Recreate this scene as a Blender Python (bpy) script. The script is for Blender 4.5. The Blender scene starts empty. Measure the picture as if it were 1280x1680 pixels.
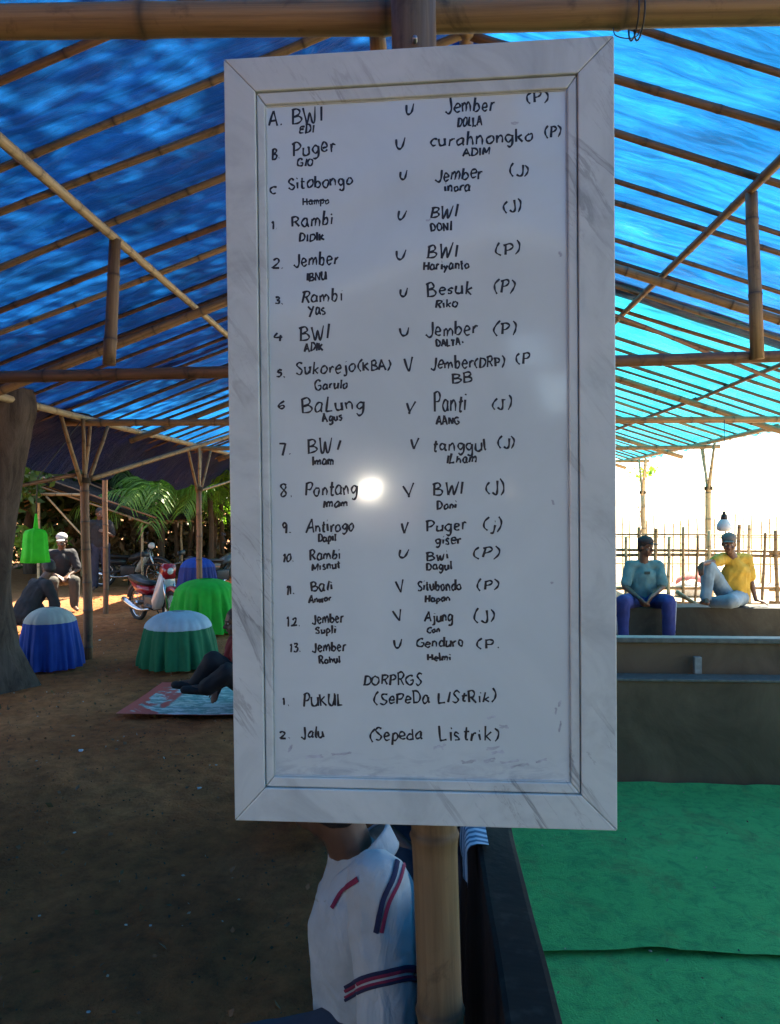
import bpy, bmesh, math, random
import numpy as np
from mathutils import Vector, Matrix, Quaternion
random.seed(7); rng = np.random.default_rng(7)
PI = math.pi
SC = bpy.context.scene
COL = SC.collection

# ---------------------------------------------------------------- camera
EYE = Vector((0, 0, 1.7))
FOC = 1250.0
YAW = math.radians(2.75); PITCH = math.atan(10 / 1250)
cam_d = bpy.data.cameras.new('camera'); cam = bpy.data.objects.new('camera', cam_d); COL.objects.link(cam)
cam.location = EYE; cam.rotation_euler = (PI / 2 - PITCH, 0, YAW)
cam_d.sensor_fit = 'VERTICAL'; cam_d.sensor_height = 36; cam_d.sensor_width = 36; cam_d.lens = 36 * FOC / 1680
cam_d.clip_start = 0.05; cam_d.clip_end = 3000
cam_d.dof.use_dof = False
SC.camera = cam
# ---------------------------------------------------------------- world, sun, exposure
SUN_EL, SUN_AZ = math.radians(53), math.radians(28)      # azimuth from +Y towards +X
W = bpy.data.worlds.new('World'); SC.world = W; W.use_nodes = True
nt = W.node_tree; nt.nodes.clear()
sk = nt.nodes.new('ShaderNodeTexSky'); sk.sky_type = 'NISHITA'; sk.sun_disc = False
sk.sun_elevation = SUN_EL; sk.sun_rotation = SUN_AZ; sk.dust_density = 1.2; sk.air_density = 1.0; sk.ozone_density = 1.0
bg = nt.nodes.new('ShaderNodeBackground'); bg.inputs['Strength'].default_value = 0.075
wo = nt.nodes.new('ShaderNodeOutputWorld')
nt.links.new(sk.outputs[0], bg.inputs[0]); nt.links.new(bg.outputs[0], wo.inputs[0])
sun_d = bpy.data.lights.new('sun', 'SUN'); sun_d.energy = 5.0; sun_d.angle = math.radians(0.5); sun_d.color = (1.0, 0.88, 0.70)
sun = bpy.data.objects.new('sun', sun_d); COL.objects.link(sun)
sdir = Vector((math.sin(SUN_AZ) * math.cos(SUN_EL), math.cos(SUN_AZ) * math.cos(SUN_EL), math.sin(SUN_EL)))
sun.rotation_euler = sdir.to_track_quat('Z', 'Y').to_euler(); sun.location = (6, 10, 14)
SC.view_settings.view_transform = 'Standard'; SC.view_settings.look = 'None'
SC.view_settings.exposure = 2.88; SC.view_settings.gamma = 1; SC.view_settings.use_curve_mapping = False
SC.render.engine = 'CYCLES'
SC.cycles.use_denoising = True
SC.cycles.max_bounces = 10; SC.cycles.diffuse_bounces = 6; SC.cycles.transmission_bounces = 8; SC.cycles.transparent_max_bounces = 12
SC.cycles.sample_clamp_indirect = 6

# ---------------------------------------------------------------- pixel to world (for measuring the photograph)
_F0 = Vector((-math.sin(YAW), math.cos(YAW), 0)); _R = Vector((math.cos(YAW), math.sin(YAW), 0)); _Z = Vector((0, 0, 1))
_F = _F0 * math.cos(PITCH) - _Z * math.sin(PITCH); _U = _Z * math.cos(PITCH) + _F0 * math.sin(PITCH)
def ray(px, py): return (_F + _R * ((px - 640) / FOC) + _U * ((840 - py) / FOC))
def atY(px, py, Y): r = ray(px, py); return EYE + r * (Y / r.y)
def atZ(px, py, z=0.0): r = ray(px, py); return EYE + r * ((z - EYE.z) / r.z)

# ---------------------------------------------------------------- linking and tagging
def tag(o, label=None, cat=None, group=None, kind=None):
    if label: o['label'] = label
    if cat: o['category'] = cat
    if group: o['group'] = group
    if kind: o['kind'] = kind
    return o
def thing(name, label, cat, loc=(0, 0, 0), group=None):
    o = bpy.data.objects.new(name, None); COL.objects.link(o); o.location = loc; o.empty_display_size = .1
    return tag(o, label, cat, group)
def origin(o):
    v = Vector((0, 0, 0))
    while o: v += o.location; o = o.parent
    return v
def link_mesh(name, me, m, parent=None, smooth=False, loc=None):
    """mesh given in world coordinates; stored relative to the parent (or to loc)"""
    me.materials.clear(); me.materials.append(m)
    o = bpy.data.objects.new(name, me); COL.objects.link(o)
    base = origin(parent) if parent else Vector((0, 0, 0))
    l = Vector(loc) if loc is not None else base
    me.transform(Matrix.Translation(-l))
    o.location = l - base
    if parent: o.parent = parent
    if smooth: me.shade_smooth()
    return o
def obj(name, bm, m, parent=None, smooth=False, loc=None):
    me = bpy.data.meshes.new(name); bm.normal_update(); bm.to_mesh(me); bm.free()
    return link_mesh(name, me, m, parent, smooth, loc)
def pyobj(name, vs, fs, m, parent=None, smooth=False, loc=None, uvs=None):
    me = bpy.data.meshes.new(name); me.from_pydata([tuple(v) for v in vs], [], [tuple(f) for f in fs]); me.update()
    if uvs is not None:
        uvl = me.uv_layers.new(name='UVMap'); uv = np.array(uvs, dtype=np.float32)
        idx = np.zeros(len(me.loops), dtype=np.int32); me.loops.foreach_get('vertex_index', idx)
        uvl.data.foreach_set('uv', uv[idx].ravel())
    return link_mesh(name, me, m, parent, smooth, loc)
def struct(name, o_): o_['kind'] = 'structure'; return o_

# ---------------------------------------------------------------- bmesh shapes
def bx(bm, c, s, rot=None, bev=0):
    M = Matrix.Translation(Vector(c))
    if rot is not None: M = M @ (rot.to_4x4() if isinstance(rot, (Matrix, Quaternion)) and not isinstance(rot, Matrix) else (rot.to_4x4() if isinstance(rot, Matrix) else Matrix.Rotation(rot, 4, 'Z')))
    M = M @ Matrix.Diagonal((s[0], s[1], s[2], 1))
    r = bmesh.ops.create_cube(bm, size=1, matrix=M)
    if bev:
        es = list({e for v in r['verts'] for e in v.link_edges})
        bmesh.ops.bevel(bm, geom=es, offset=bev, segments=2, affect='EDGES', profile=.6)
def frame_of(d):
    d = d.normalized(); a = Vector((0, 0, 1)) if abs(d.z) < .95 else Vector((0, 1, 0))
    u = d.cross(a).normalized(); return u, u.cross(d).normalized()
def tube_vf(pts, rad, n=8, flat=None, cap=True, closed=False):
    """tube along pts; rad a number or list; flat=(normal, factor) squashes it along normal"""
    P = [Vector(p) for p in pts]; k = len(P)
    R_ = rad if hasattr(rad, '__len__') else [rad] * k
    vs, fs, uv = [], [], []; L = 0
    u = None
    for i, p in enumerate(P):
        d = (P[(i + 1) % k] - P[i - 1]) if closed else (P[min(i + 1, k - 1)] - P[max(i - 1, 0)])
        if d.length < 1e-9: d = Vector((0, 0, 1))
        if u is None: u, v = frame_of(d)
        else:
            d.normalize(); u = (u - d * u.dot(d))
            if u.length < 1e-6: u, v = frame_of(d)
            u.normalize()
        v = d.normalized().cross(u)
        if i: L += (P[i] - P[i - 1]).length
        for j in range(n):
            a = 2 * PI * j / n
            o = u * (math.cos(a) * R_[i]) + v * (math.sin(a) * R_[i])
            if flat: o = o - flat[0] * (o.dot(flat[0]) * (1 - flat[1]))
            vs.append(p + o); uv.append((j / n, L))
    for i in range(k - (0 if closed else 1)):
        for j in range(n):
            a = i * n + j; b = i * n + (j + 1) % n; i2 = ((i + 1) % k) * n
            fs.append((a, b, i2 + (j + 1) % n, i2 + j))
    if cap and not closed:
        fs.append(tuple(range(n))[::-1]); fs.append(tuple((k - 1) * n + j for j in range(n)))
    return vs, fs, uv
class Acc:
    def __init__(s): s.v = []; s.f = []; s.u = []
    def add(s, vfu):
        b = len(s.v); s.v += list(vfu[0]); s.f += [tuple(i + b for i in f) for f in vfu[1]]; s.u += list(vfu[2] if len(vfu) > 2 else [(0, 0)] * len(vfu[0])); return s
    def tube(s, pts, r, n=8, **k): return s.add(tube_vf(pts, r, n, **k))
    def build(s, name, m, parent=None, smooth=True, loc=None): return pyobj(name, s.v, s.f, m, parent, smooth, loc, s.u)
def lathe_vf(c, prof, n=32, wob=None):
    vs, fs = [], []
    for (r, z) in prof:
        for j in range(n):
            a = 2 * PI * j / n; rr = r * (wob(a, z, r) if wob else 1)
            vs.append((c[0] + rr * math.cos(a), c[1] + rr * math.sin(a), c[2] + z))
    for i in range(len(prof) - 1):
        for j in range(n): fs.append((i * n + j, i * n + (j + 1) % n, (i + 1) * n + (j + 1) % n, (i + 1) * n + j))
    return vs, fs
def catmull(pts, k=5):
    P = [Vector(p) for p in pts]
    if len(P) < 3: return P
    out = []
    Q = [P[0] * 2 - P[1]] + P + [P[-1] * 2 - P[-2]]
    for i in range(1, len(Q) - 2):
        for s in range(k):
            t = s / k; a, b, c, d = Q[i - 1], Q[i], Q[i + 1], Q[i + 2]
            out.append(.5 * ((2 * b) + (c - a) * t + (2 * a - 5 * b + 4 * c - d) * t * t + (3 * b - a - 3 * c + d) * t ** 3))
    out.append(P[-1]); return out

# ---------------------------------------------------------------- materials
class NT:
    def __init__(s, name):
        s.m = bpy.data.materials.new(name); s.m.use_nodes = True; s.t = s.m.node_tree; s.t.nodes.clear()
        s.out = s.t.nodes.new('ShaderNodeOutputMaterial')
    def n(s, typ, **k):
        nd = s.t.nodes.new('ShaderNode' + typ)
        for a, b in k.items():
            if a.startswith('i_'):
                key = a[2:]; key = int(key) if key.isdigit() else key.replace('_', ' ')
                s.set(nd.inputs[key], b)
            else: setattr(nd, a, b)
        return nd
    def set(s, inp, b):
        if isinstance(b, bpy.types.NodeSocket): s.t.links.new(b, inp)
        else: inp.default_value = b
    def ramp(s, fac, stops, interp='LINEAR'):
        r = s.n('ValToRGB'); r.color_ramp.interpolation = interp
        e = r.color_ramp.elements
        while len(e) < len(stops): e.new(.5)
        for i, (p, c) in enumerate(stops):
            e[i].position = p; e[i].color = (c, c, c, 1) if not hasattr(c, '__len__') else (*c, 1)
        s.t.links.new(fac, r.inputs[0]); return r.outputs[0]
    def mix(s, f, a, b, mode='MIX'):
        m = s.n('Mix', data_type='RGBA', blend_type=mode)
        s.set(m.inputs[0], f)
        for i, c in ((6, a), (7, b)): s.set(m.inputs[i], c if isinstance(c, bpy.types.NodeSocket) else ((*c, 1) if len(c) == 3 else c))
        return m.outputs[2]
    def math(s, op, a, b=0.0):
        m = s.n('Math', operation=op); s.set(m.inputs[0], a); s.set(m.inputs[1], b); return m.outputs[0]
    def coord(s, kind='Object', scale=(1, 1, 1), rot=(0, 0, 0)):
        c = s.n('TexCoord'); mp = s.n('Mapping'); mp.inputs['Scale'].default_value = scale; mp.inputs['Rotation'].default_value = rot
        s.t.links.new(c.outputs[kind], mp.inputs[0]); return mp.outputs[0]
    def noise(s, vec, scale, detail=5, rough=.55, dist=0):
        n = s.n('TexNoise'); n.inputs['Scale'].default_value = scale; n.inputs['Detail'].default_value = detail; n.inputs['Roughness'].default_value = rough; n.inputs['Distortion'].default_value = dist
        s.t.links.new(vec, n.inputs['Vector']); return n.outputs['Fac']
    def bump(s, h, strength=.3, dist=.01):
        b = s.n('Bump'); b.inputs['Strength'].default_value = strength; b.inputs['Distance'].default_value = dist
        s.t.links.new(h, b.inputs['Height']); return b.outputs[0]
    def bsdf(s, col, rough=.7, bump=None, metal=0, spec=.5, coat=0):
        b = s.n('BsdfPrincipled')
        s.set(b.inputs['Base Color'], col if isinstance(col, bpy.types.NodeSocket) else (*col, 1)); s.set(b.inputs['Roughness'], rough)
        b.inputs['Metallic'].default_value = metal; b.inputs['Specular IOR Level'].default_value = spec
        if coat: b.inputs['Coat Weight'].default_value = coat; b.inputs['Coat Roughness'].default_value = .06
        if bump is not None: s.t.links.new(bump, b.inputs['Normal'])
        s.t.links.new(b.outputs[0], s.out.inputs[0]); return b
def simple(name, c, rough=.7, var=.25, scale=20, bump=.2, bdist=.004, metal=0, coat=0, coord='Object', stretch=(1, 1, 1)):
    t = NT(name); v = t.coord(coord, stretch); n = t.noise(v, scale)
    lo = tuple(x * (1 - var) for x in c); hi = tuple(min(1, x * (1 + var)) for x in c)
    col = t.ramp(n, [(.3, lo), (.7, hi)])
    t.bsdf(col, rough, t.bump(t.noise(v, scale * 4), bump, bdist) if bump else None, metal, coat=coat); return t.m

def bamboo_mat(name, a, b, dark=(.03, .018, .01)):
    t = NT(name); c = t.n('TexCoord'); mp = t.n('Mapping'); mp.inputs['Scale'].default_value = (9, 1.2, 1)
    t.t.links.new(c.outputs['UV'], mp.inputs[0])
    oi = t.n('ObjectInfo'); cmb = t.n('CombineXYZ'); t.t.links.new(oi.outputs['Random'], cmb.inputs[2])
    sc = t.n('VectorMath', operation='SCALE'); t.t.links.new(cmb.outputs[0], sc.inputs[0]); sc.inputs['Scale'].default_value = 40
    add = t.n('VectorMath', operation='ADD'); t.t.links.new(mp.outputs[0], add.inputs[0]); t.t.links.new(sc.outputs[0], add.inputs[1]); v = add.outputs[0]
    st = t.noise(v, 1.6, 6, .65); f2 = t.noise(v, 7, 4, .6)
    col = t.ramp(st, [(.3, a), (.62, b)])
    hue = t.n('HueSaturation'); t.t.links.new(col, hue.inputs['Color'])
    vv = t.math('ADD', t.math('MULTIPLY', oi.outputs['Random'], .7), .65); t.t.links.new(vv, hue.inputs['Value'])
    blotch = t.ramp(t.noise(t.coord('Object'), 9, 5, .7, .6), [(.55, 0.), (.72, .75)])
    col = t.mix(blotch, hue.outputs[0], dark)
    at = t.n('Attribute', attribute_name='ring')
    col = t.mix(t.math('MULTIPLY', at.outputs['Fac'], .8), col, dark)
    t.bsdf(col, t.ramp(f2, [(.3, .45), (.7, .7)]), t.bump(st, .25, .004)); return t.m
M = {}
M['bamboo'] = bamboo_mat('weathered_bamboo', (.15, .085, .035), (.34, .21, .09))
M['bamboo_brown'] = bamboo_mat('brown_bamboo', (.10, .045, .02), (.22, .105, .045))
M['bamboo_pale'] = bamboo_mat('pale_bamboo', (.33, .24, .12), (.55, .43, .24))
M['bamboo_near'] = bamboo_mat('tan_bamboo', (.14, .085, .04), (.28, .18, .085))

def tarp_mat(name, dif, tra, tf, sheen=.35, streak=.5):
    t = NT(name); v = t.coord('Object', (1, 1, 1)); vs_ = t.coord('Object', (.6, 5, 1), (0, 0, .25))
    n1 = t.noise(v, 1.3, 6, .6, .5); n2 = t.noise(vs_, 2.2, 6, .68, .8); n3 = t.noise(v, 22, 3, .5)
    m = t.math('MULTIPLY', t.ramp(n1, [(.32, .5), (.7, 1.3)]), t.ramp(n2, [(.38, .55), (.66, 1.35)]))
    worn = t.ramp(t.noise(vs_, 3.4, 8, .75, 1.2), [(.60, 0.), (.72, streak)])
    d = t.mix(worn, dif, (.42, .5, .55)); tr = t.mix(worn, tra, (min(1, tra[0] + .12), min(1, tra[1] + .2), tra[2]))
    # thin worn places of the weave pass more light
    mm = t.n('Mix', data_type='RGBA', blend_type='MULTIPLY'); mm.inputs[0].default_value = 1
    t.t.links.new(tr, mm.inputs[6]); t.t.links.new(m, mm.inputs[7])
    h = t.math('ADD', t.math('MULTIPLY', n2, 1.0), t.math('MULTIPLY', n3, .12))
    bp = t.bump(h, 1, .07)
    p = t.n('BsdfPrincipled'); t.t.links.new(d, p.inputs['Base Color']); p.inputs['Roughness'].default_value = .38
    p.inputs['Specular IOR Level'].default_value = sheen; t.t.links.new(bp, p.inputs['Normal'])
    tb = t.n('BsdfTranslucent'); t.t.links.new(mm.outputs[2], tb.inputs[0]); t.t.links.new(bp, tb.inputs['Normal'])
    mx = t.n('MixShader'); mx.inputs[0].default_value = tf
    t.t.links.new(p.outputs[0], mx.inputs[1]); t.t.links.new(tb.outputs[0], mx.inputs[2]); t.t.links.new(mx.outputs[0], t.out.inputs[0]); return t.m
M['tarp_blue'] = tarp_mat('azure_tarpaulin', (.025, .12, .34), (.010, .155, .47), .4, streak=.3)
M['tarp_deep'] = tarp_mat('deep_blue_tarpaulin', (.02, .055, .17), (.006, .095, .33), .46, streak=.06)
M['tarp_turq_sunlit'] = tarp_mat('sunlit_turquoise_tarpaulin', (.06, .30, .36), (.02, .36, .55), .48, streak=.2)  # lighter sheet colour carries the stronger sun of the far roof
M['tarp_navy'] = tarp_mat('navy_tarpaulin', (.008, .018, .05), (.006, .02, .07), .2)
M['tarp_gable'] = tarp_mat('grey_screen_tarpaulin', (.10, .11, .12), (.08, .08, .09), .12)
# ================================================================ GROUND
def ground_mat():
    t = NT('packed_soil'); v = t.coord('Object')
    n1 = t.noise(v, .55, 6, .6, .4); n2 = t.noise(v, 9, 8, .7); n3 = t.noise(v, 60, 4, .6)
    col = t.ramp(n1, [(.28, (.17, .062, .024)), (.5, (.44, .150, .052)), (.74, (.64, .26, .10))])
    col = t.mix(t.ramp(n2, [(.34, .5), (.62, 0.)]), col, (.035, .022, .014))
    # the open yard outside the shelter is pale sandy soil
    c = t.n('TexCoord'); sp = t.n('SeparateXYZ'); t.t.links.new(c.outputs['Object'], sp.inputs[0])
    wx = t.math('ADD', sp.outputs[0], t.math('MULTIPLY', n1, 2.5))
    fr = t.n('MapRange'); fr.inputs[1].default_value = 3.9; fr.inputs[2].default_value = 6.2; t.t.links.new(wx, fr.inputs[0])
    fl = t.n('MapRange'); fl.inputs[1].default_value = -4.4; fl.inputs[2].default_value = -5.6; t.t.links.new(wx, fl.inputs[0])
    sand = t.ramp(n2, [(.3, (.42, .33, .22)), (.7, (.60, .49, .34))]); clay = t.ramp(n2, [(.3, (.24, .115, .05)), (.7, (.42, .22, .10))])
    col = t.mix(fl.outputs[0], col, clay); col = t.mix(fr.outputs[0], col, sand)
    h = t.math('ADD', t.math('MULTIPLY', n2, 1.0), t.math('MULTIPLY', n3, .35))
    t.bsdf(col, .95, t.bump(h, 1, .07), spec=.1); return t.m
def nonuni(lo, hi, a, b, step, g=1.35):
    xs = list(np.arange(a, b + 1e-6, step)); s = step; x = a
    while x > lo: s *= g; x -= s; xs.insert(0, x)
    s = step; x = xs[-1]
    while x < hi: s *= g; x += s; xs.append(x)
    return np.array(xs)
def vnoise(x, y, seed=0, oct=4):
    """smooth value noise, numpy"""
    out = 0; amp = 1; tot = 0
    for o in range(oct):
        r = np.random.default_rng(seed + o * 17).random((64, 64)); xi = np.floor(x).astype(int); yi = np.floor(y).astype(int)
        fx = x - xi; fy = y - yi; fx = fx * fx * (3 - 2 * fx); fy = fy * fy * (3 - 2 * fy)
        g = lambda i, j: r[i % 64, j % 64]
        v = (g(xi, yi) * (1 - fx) + g(xi + 1, yi) * fx) * (1 - fy) + (g(xi, yi + 1) * (1 - fx) + g(xi + 1, yi + 1) * fx) * fy
        out = out + v * amp; tot += amp; amp *= .5; x = x * 2.03 + 5.1; y = y * 2.03 + 3.7
    return out / tot - .5
def grid_vf(xs, ys, zf):
    X, Y = np.meshgrid(xs, ys, indexing='ij'); Z = zf(X, Y); nx, ny = len(xs), len(ys)
    vs = np.stack([X, Y, Z], -1).reshape(-1, 3)
    i = np.arange(nx - 1)[:, None] * ny + np.arange(ny - 1)[None, :]
    fs = np.stack([i, i + ny, i + ny + 1, i + 1], -1).reshape(-1, 4)
    return vs, fs
def grid_obj(name, xs, ys, zf, m, parent=None, smooth=True, warp=None):
    vs, fs = grid_vf(xs, ys, zf)
    if warp is not None: vs = warp(vs)
    me = bpy.data.meshes.new(name); me.vertices.add(len(vs)); me.vertices.foreach_set('co', vs.astype(np.float32).ravel())
    me.loops.add(fs.size); me.loops.foreach_set('vertex_index', fs.astype(np.int32).ravel())
    me.polygons.add(len(fs)); me.polygons.foreach_set('loop_start', np.arange(0, fs.size, 4, dtype=np.int32)); me.update(calc_edges=True); me.validate()
    return link_mesh(name, me, m, parent, smooth)
def gz(X, Y):
    near = np.clip(1 - np.maximum(np.abs(X) - 9, 0) / 6, 0, 1) * np.clip(1 - np.maximum(Y - 16, 0) / 6, 0, 1)
    flat = np.clip((.1 - X) / .25, 0, 1) + np.clip((X - 5.5) / .8, 0, 1) + np.clip((Y - 5.2) / .5, 0, 1); flat = np.clip(flat, 0, 1)
    z = vnoise(X * .9, Y * .9, 3, 3) * .05 + vnoise(X * 6, Y * 6, 11, 4) * .05
    return np.where(flat > 0, z * near * flat, 0) - .012 * (1 - flat) - .012
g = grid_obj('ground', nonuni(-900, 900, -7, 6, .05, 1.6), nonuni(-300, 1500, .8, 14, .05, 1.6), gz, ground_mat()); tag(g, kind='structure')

# ================================================================ SHELTER
def zroof(X): return 4.2 + .38 * X if X < .2 else 4.35 - .345 * X
def bamboo_mesh(a, b, r, bow=.0, node=.33, n=8, taper=.12, seed=0):
    a, b = Vector(a), Vector(b); L = (b - a).length; d = (b - a) / L; u, v = frame_of(d)
    rn = random.Random(seed); ph = rn.random() * 6.28; side = u * math.cos(ph) + v * math.sin(ph)
    ts, rs, ring = [], [], []
    s = 0; t0 = rn.uniform(.05, node)
    ts += [0]; rs += [1]; ring += [0]
    s = t0
    while s < L - .04:
        for ds, k, q in ((-.035, .99, 0), (-.012, 1.03, .15), (-.003, 1.1, .55), (.003, 1.02, 1), (.012, 1.0, .35), (.04, .97, 0)):
            if 0 < s + ds < L: ts.append(s + ds); rs.append(k); ring.append(q)
        s += node * rn.uniform(.75, 1.25)
    ts.append(L); rs.append(1); ring.append(0)
    wob = [rn.uniform(-1, 1) for _ in range(4)]
    pts = []
    for s in ts:
        t = s / L
        o = side * (math.sin(PI * t) * bow + .012 * wob[0] * math.sin(2 * PI * t) * min(1, L / 2)) + u * (.006 * wob[1] * math.sin(5 * PI * t + wob[2]) * min(1, L / 2))
        pts.append(a + d * s + o)
    rad = [r * k * (1 - taper * (s / L)) for k, s in zip(rs, ts)]
    vs, fs, uv = tube_vf(pts, rad, n)
    rg = [q for q in ring for _ in range(n)]
    return vs, fs, uv, rg
def bamboo(name, a, b, r, m='bamboo', parent=None, loc=None, **k):
    k.setdefault('seed', random.randrange(10 ** 6))
    vs, fs, uv, rg = bamboo_mesh(a, b, r, **k)
    o = pyobj(name, vs, fs, M[m], parent, True, loc if (loc is not None or parent) else a, uv)
    at = o.data.attributes.new('ring', 'FLOAT', 'POINT'); at.data.foreach_set('value', rg)
    return o
shed = thing('bamboo_shelter', 'long open bamboo shelter roofed with blue tarpaulins over rafters and posts', 'shelter', (0, 8, 0))
XL, XR = -3.8, 4.55
# rafters
ys, y = [], -4.9
while y < 18.2: ys.append(y + random.uniform(-.05, .05)); y += .5
RY = ys
for y in ys:
    z0 = zroof(.2)
    near = y < 6
    dy = random.uniform(-.12, .12)
    for side in (-1, 1):
        xe = -4.5 if side < 0 else 4.7
        s0 = Vector((.2 - side * .12, y, zroof(.2) - .02)); e = Vector((xe, y + dy, zroof(xe)))
        bamboo('rafter', s0, e, random.uniform(.019, .026), 'bamboo_brown' if random.random() < .75 else 'bamboo', shed, bow=random.uniform(-.03, .03), node=.42, n=8 if near else 6, taper=.2)
# lengthwise poles
for x, zz, r, mt in ((-1.96, zroof(-1.96) - .058, .029, 'bamboo_pale'), (1.95, zroof(1.95) - .058, .029, 'bamboo'), (.2, zroof(.2) - .07, .04, 'bamboo'),
                     (XL, zroof(XL) - .066, .04, 'bamboo_pale'), (XR, zroof(XR) - .05, .036, 'bamboo_pale'), (3.5, zroof(3.5) - .055, .028, 'bamboo_brown')):
    for y0, y1 in ((-5, 3.3), (2.9, 10.4), (10.1, 18.3)):
        bamboo('eave_pole' if abs(x) > 3.7 else ('ridge_pole' if x == .2 else 'purlin'), (x + random.uniform(-.015, .015), y0, zz), (x + random.uniform(-.02, .02), y1, zz + random.uniform(-.02, .02)), r, mt, shed, bow=.02, node=.38)
# trusses
for Y, z in ((-3.2, 2.58), (4.72, 2.565), (8.32, 2.63), (12.55, 2.66), (16.5, 2.66)):
    bamboo('tie_beam', (XL - .25, Y, z - (.06 if Y == 4.72 else 0)), (XR + .2, Y + .05, z + (.1 if Y == 4.72 else .0)), .04, 'bamboo_brown' if Y < 8 else 'bamboo', shed, bow=.02, node=.45, n=10)
    for s, xe in ((-1, XL), (1, XR)):
        bamboo('strut', (s * 1.96 + .03 * s, Y - .02, z + .02), (s * 1.96, Y, zroof(s * 1.96) - .08), .041, 'bamboo', shed, node=.4, n=10)
    for s, xe in ((-1, XL - .1), (1, XR + .1)):
        yy = Y + 1.55 if Y > 0 else Y
        bamboo('principal_rafter', (xe, yy, zroof(xe) - .16), (.1, yy + .1, zroof(.1) - .12), .04, 'bamboo', shed, bow=.03, node=.42, n=10)
# slanting pole under the right roof bay
bamboo('brace', (XR, 8.3, 2.7), (1.0, 6.4, 3.5), .022, 'bamboo_brown', shed)
bamboo('brace', (-3.75, 8.35, 2.0), (-2.4, 11.5, 2.95), .03, 'bamboo', shed, bow=.05)
bamboo('brace', (-3.85, 8.25, 2.05), (-4.7, 7.2, 1.75), .022, 'bamboo_brown', shed)
bamboo('brace', (-3.8, 12.6, 1.95), (-3.1, 15.5, 2.5), .022, 'bamboo', shed)
# posts with fanned heads
for X, Y, m in ((XL, 4.1, 0), (XL, 8.3, 1), (XL + .02, 12.5, 1), (XL, 16.6, 1), (XL, 0, 0), (XL, -4.2, 0), (XR, 4.1, 0), (XR, 8.3, 1), (XR, 12.55, 1), (XR, 16.3, 1), (XR, 0, 0), (XR, -4.2, 0)):
    dz = zroof(X) - .1
    lean = random.uniform(-.05, .05)
    bamboo('post', (X + lean, Y, -.15), (X, Y, 2.05), .052, 'bamboo_brown' if X < 0 else 'bamboo_pale', shed, node=.4, n=12, taper=.1, bow=.015)
    for dx, dy in ((-.06, -.42), (.04, -.12), (-.02, .2), (.06, .5)):
        bamboo('fanned_strut', (X + dx * .3, Y + dy * .06, 1.93), (X + dx, Y + dy, dz), .024, 'bamboo_pale' if X > 0 or random.random() < .4 else 'bamboo', shed, node=.35, n=8)
    a = Acc()
    for k in range(5): a.tube([(X + .062 * math.cos(t), Y + .062 * math.sin(t), 1.96 + k * .012 + .004 * math.sin(3 * t)) for t in np.linspace(0, 2 * PI, 14)[:-1]], .006, 5, closed=True)
    M.setdefault('twine', simple('twine', (.05, .035, .02), .9, .3, 60)); a.build('lashing', M['twine'], shed)

# near tie beam and the nodes on it
p0, p1 = atY(-900, 40, 1.37), atY(2300, 12, 1.34)
bamboo('tie_beam', p0, p1, .030, 'bamboo_near', shed, node=.36, n=20, bow=.0, taper=.06, seed=4)
# wire tied round the beam
wx = atY(1040, 30, 1.35)
a = Acc()
for k in range(2): a.tube([(wx.x + .010 * k, wx.y + .0335 * math.cos(t), wx.z + .0335 * math.sin(t)) for t in np.linspace(0, 2 * PI, 20)[:-1]], .0016, 5, closed=True)
a.tube(catmull([atY(1052, 48, 1.31), atY(1044, 60, 1.30), atY(1028, 63, 1.30), atY(1010, 58, 1.30), atY(1006, 46, 1.31)], 5), .001, 5)
M['wire'] = simple('dark_wire', (.03, .035, .04), .5, .2)
tag(a.build('wire_tie', M['wire'], loc=wx), 'loop of thin dark wire tied round the near bamboo beam', 'wire')

# tarpaulin sheets; the far ones are coloured lighter to suggest stronger sun
RYa = np.array(RY)
def sheet(name, x0, x1, y0, y1, m, seed, lift=0., sag=.045, label=None, wr=1.):
    def zf(X, Y):
        base = np.where(X < .2, 4.2 + .38 * X, 4.35 - .345 * X)
        i = np.clip(np.searchsorted(RYa, Y) - 1, 0, len(RYa) - 2); t = np.clip((Y - RYa[i]) / (RYa[i + 1] - RYa[i]), 0, 1)
        s = np.sin(PI * t)
        w = vnoise(X * 1.1, Y * 2.2, seed, 3) * .05 + vnoise(X * 3.2 + Y * 2, Y * 9 - X * 2, seed + 5, 4) * .05 + np.abs(vnoise(X * 1.8 + Y * 3, Y * 5 + X, seed + 9, 3)) * .07 + np.abs(vnoise(X * 5 - Y * 6, Y * 7 + X * 5, seed + 13, 3)) * .03
        return base + .03 + lift - sag * s * (.6 + vnoise(X * .8, Y * .8, seed + 3, 2) * 1.4) + w * s * wr
    o = grid_obj(name, np.linspace(x0, x1, int(abs(x1 - x0) / .045)), np.arange(y0, y1, .045), zf, m, shed)
    if label: o['label'] = label
    return o
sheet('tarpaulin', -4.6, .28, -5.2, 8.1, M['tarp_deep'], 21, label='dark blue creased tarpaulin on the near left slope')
sheet('tarpaulin', -4.58, .28, 7.95, 18.5, M['tarp_blue'], 35, .012, label='tarpaulin on the far left slope, coloured brighter blue for stronger sun')
sheet('tarpaulin',   .14, 4.78, -5.2, 7.5, M['tarp_blue'], 47, .01, label='bright azure tarpaulin on the near right slope')
sheet('tarpaulin', .14, 4.8, 7.2, 18.5, M['tarp_turq_sunlit'], 59, .022, label='tarpaulin on the far right slope, coloured pale turquoise for stronger sun')
sheet('tarpaulin_strip', .6, 3.5, 7.15, 7.62, M['tarp_navy'], 71, .03, .01, label='navy folded strip where two right tarpaulins overlap')
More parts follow.
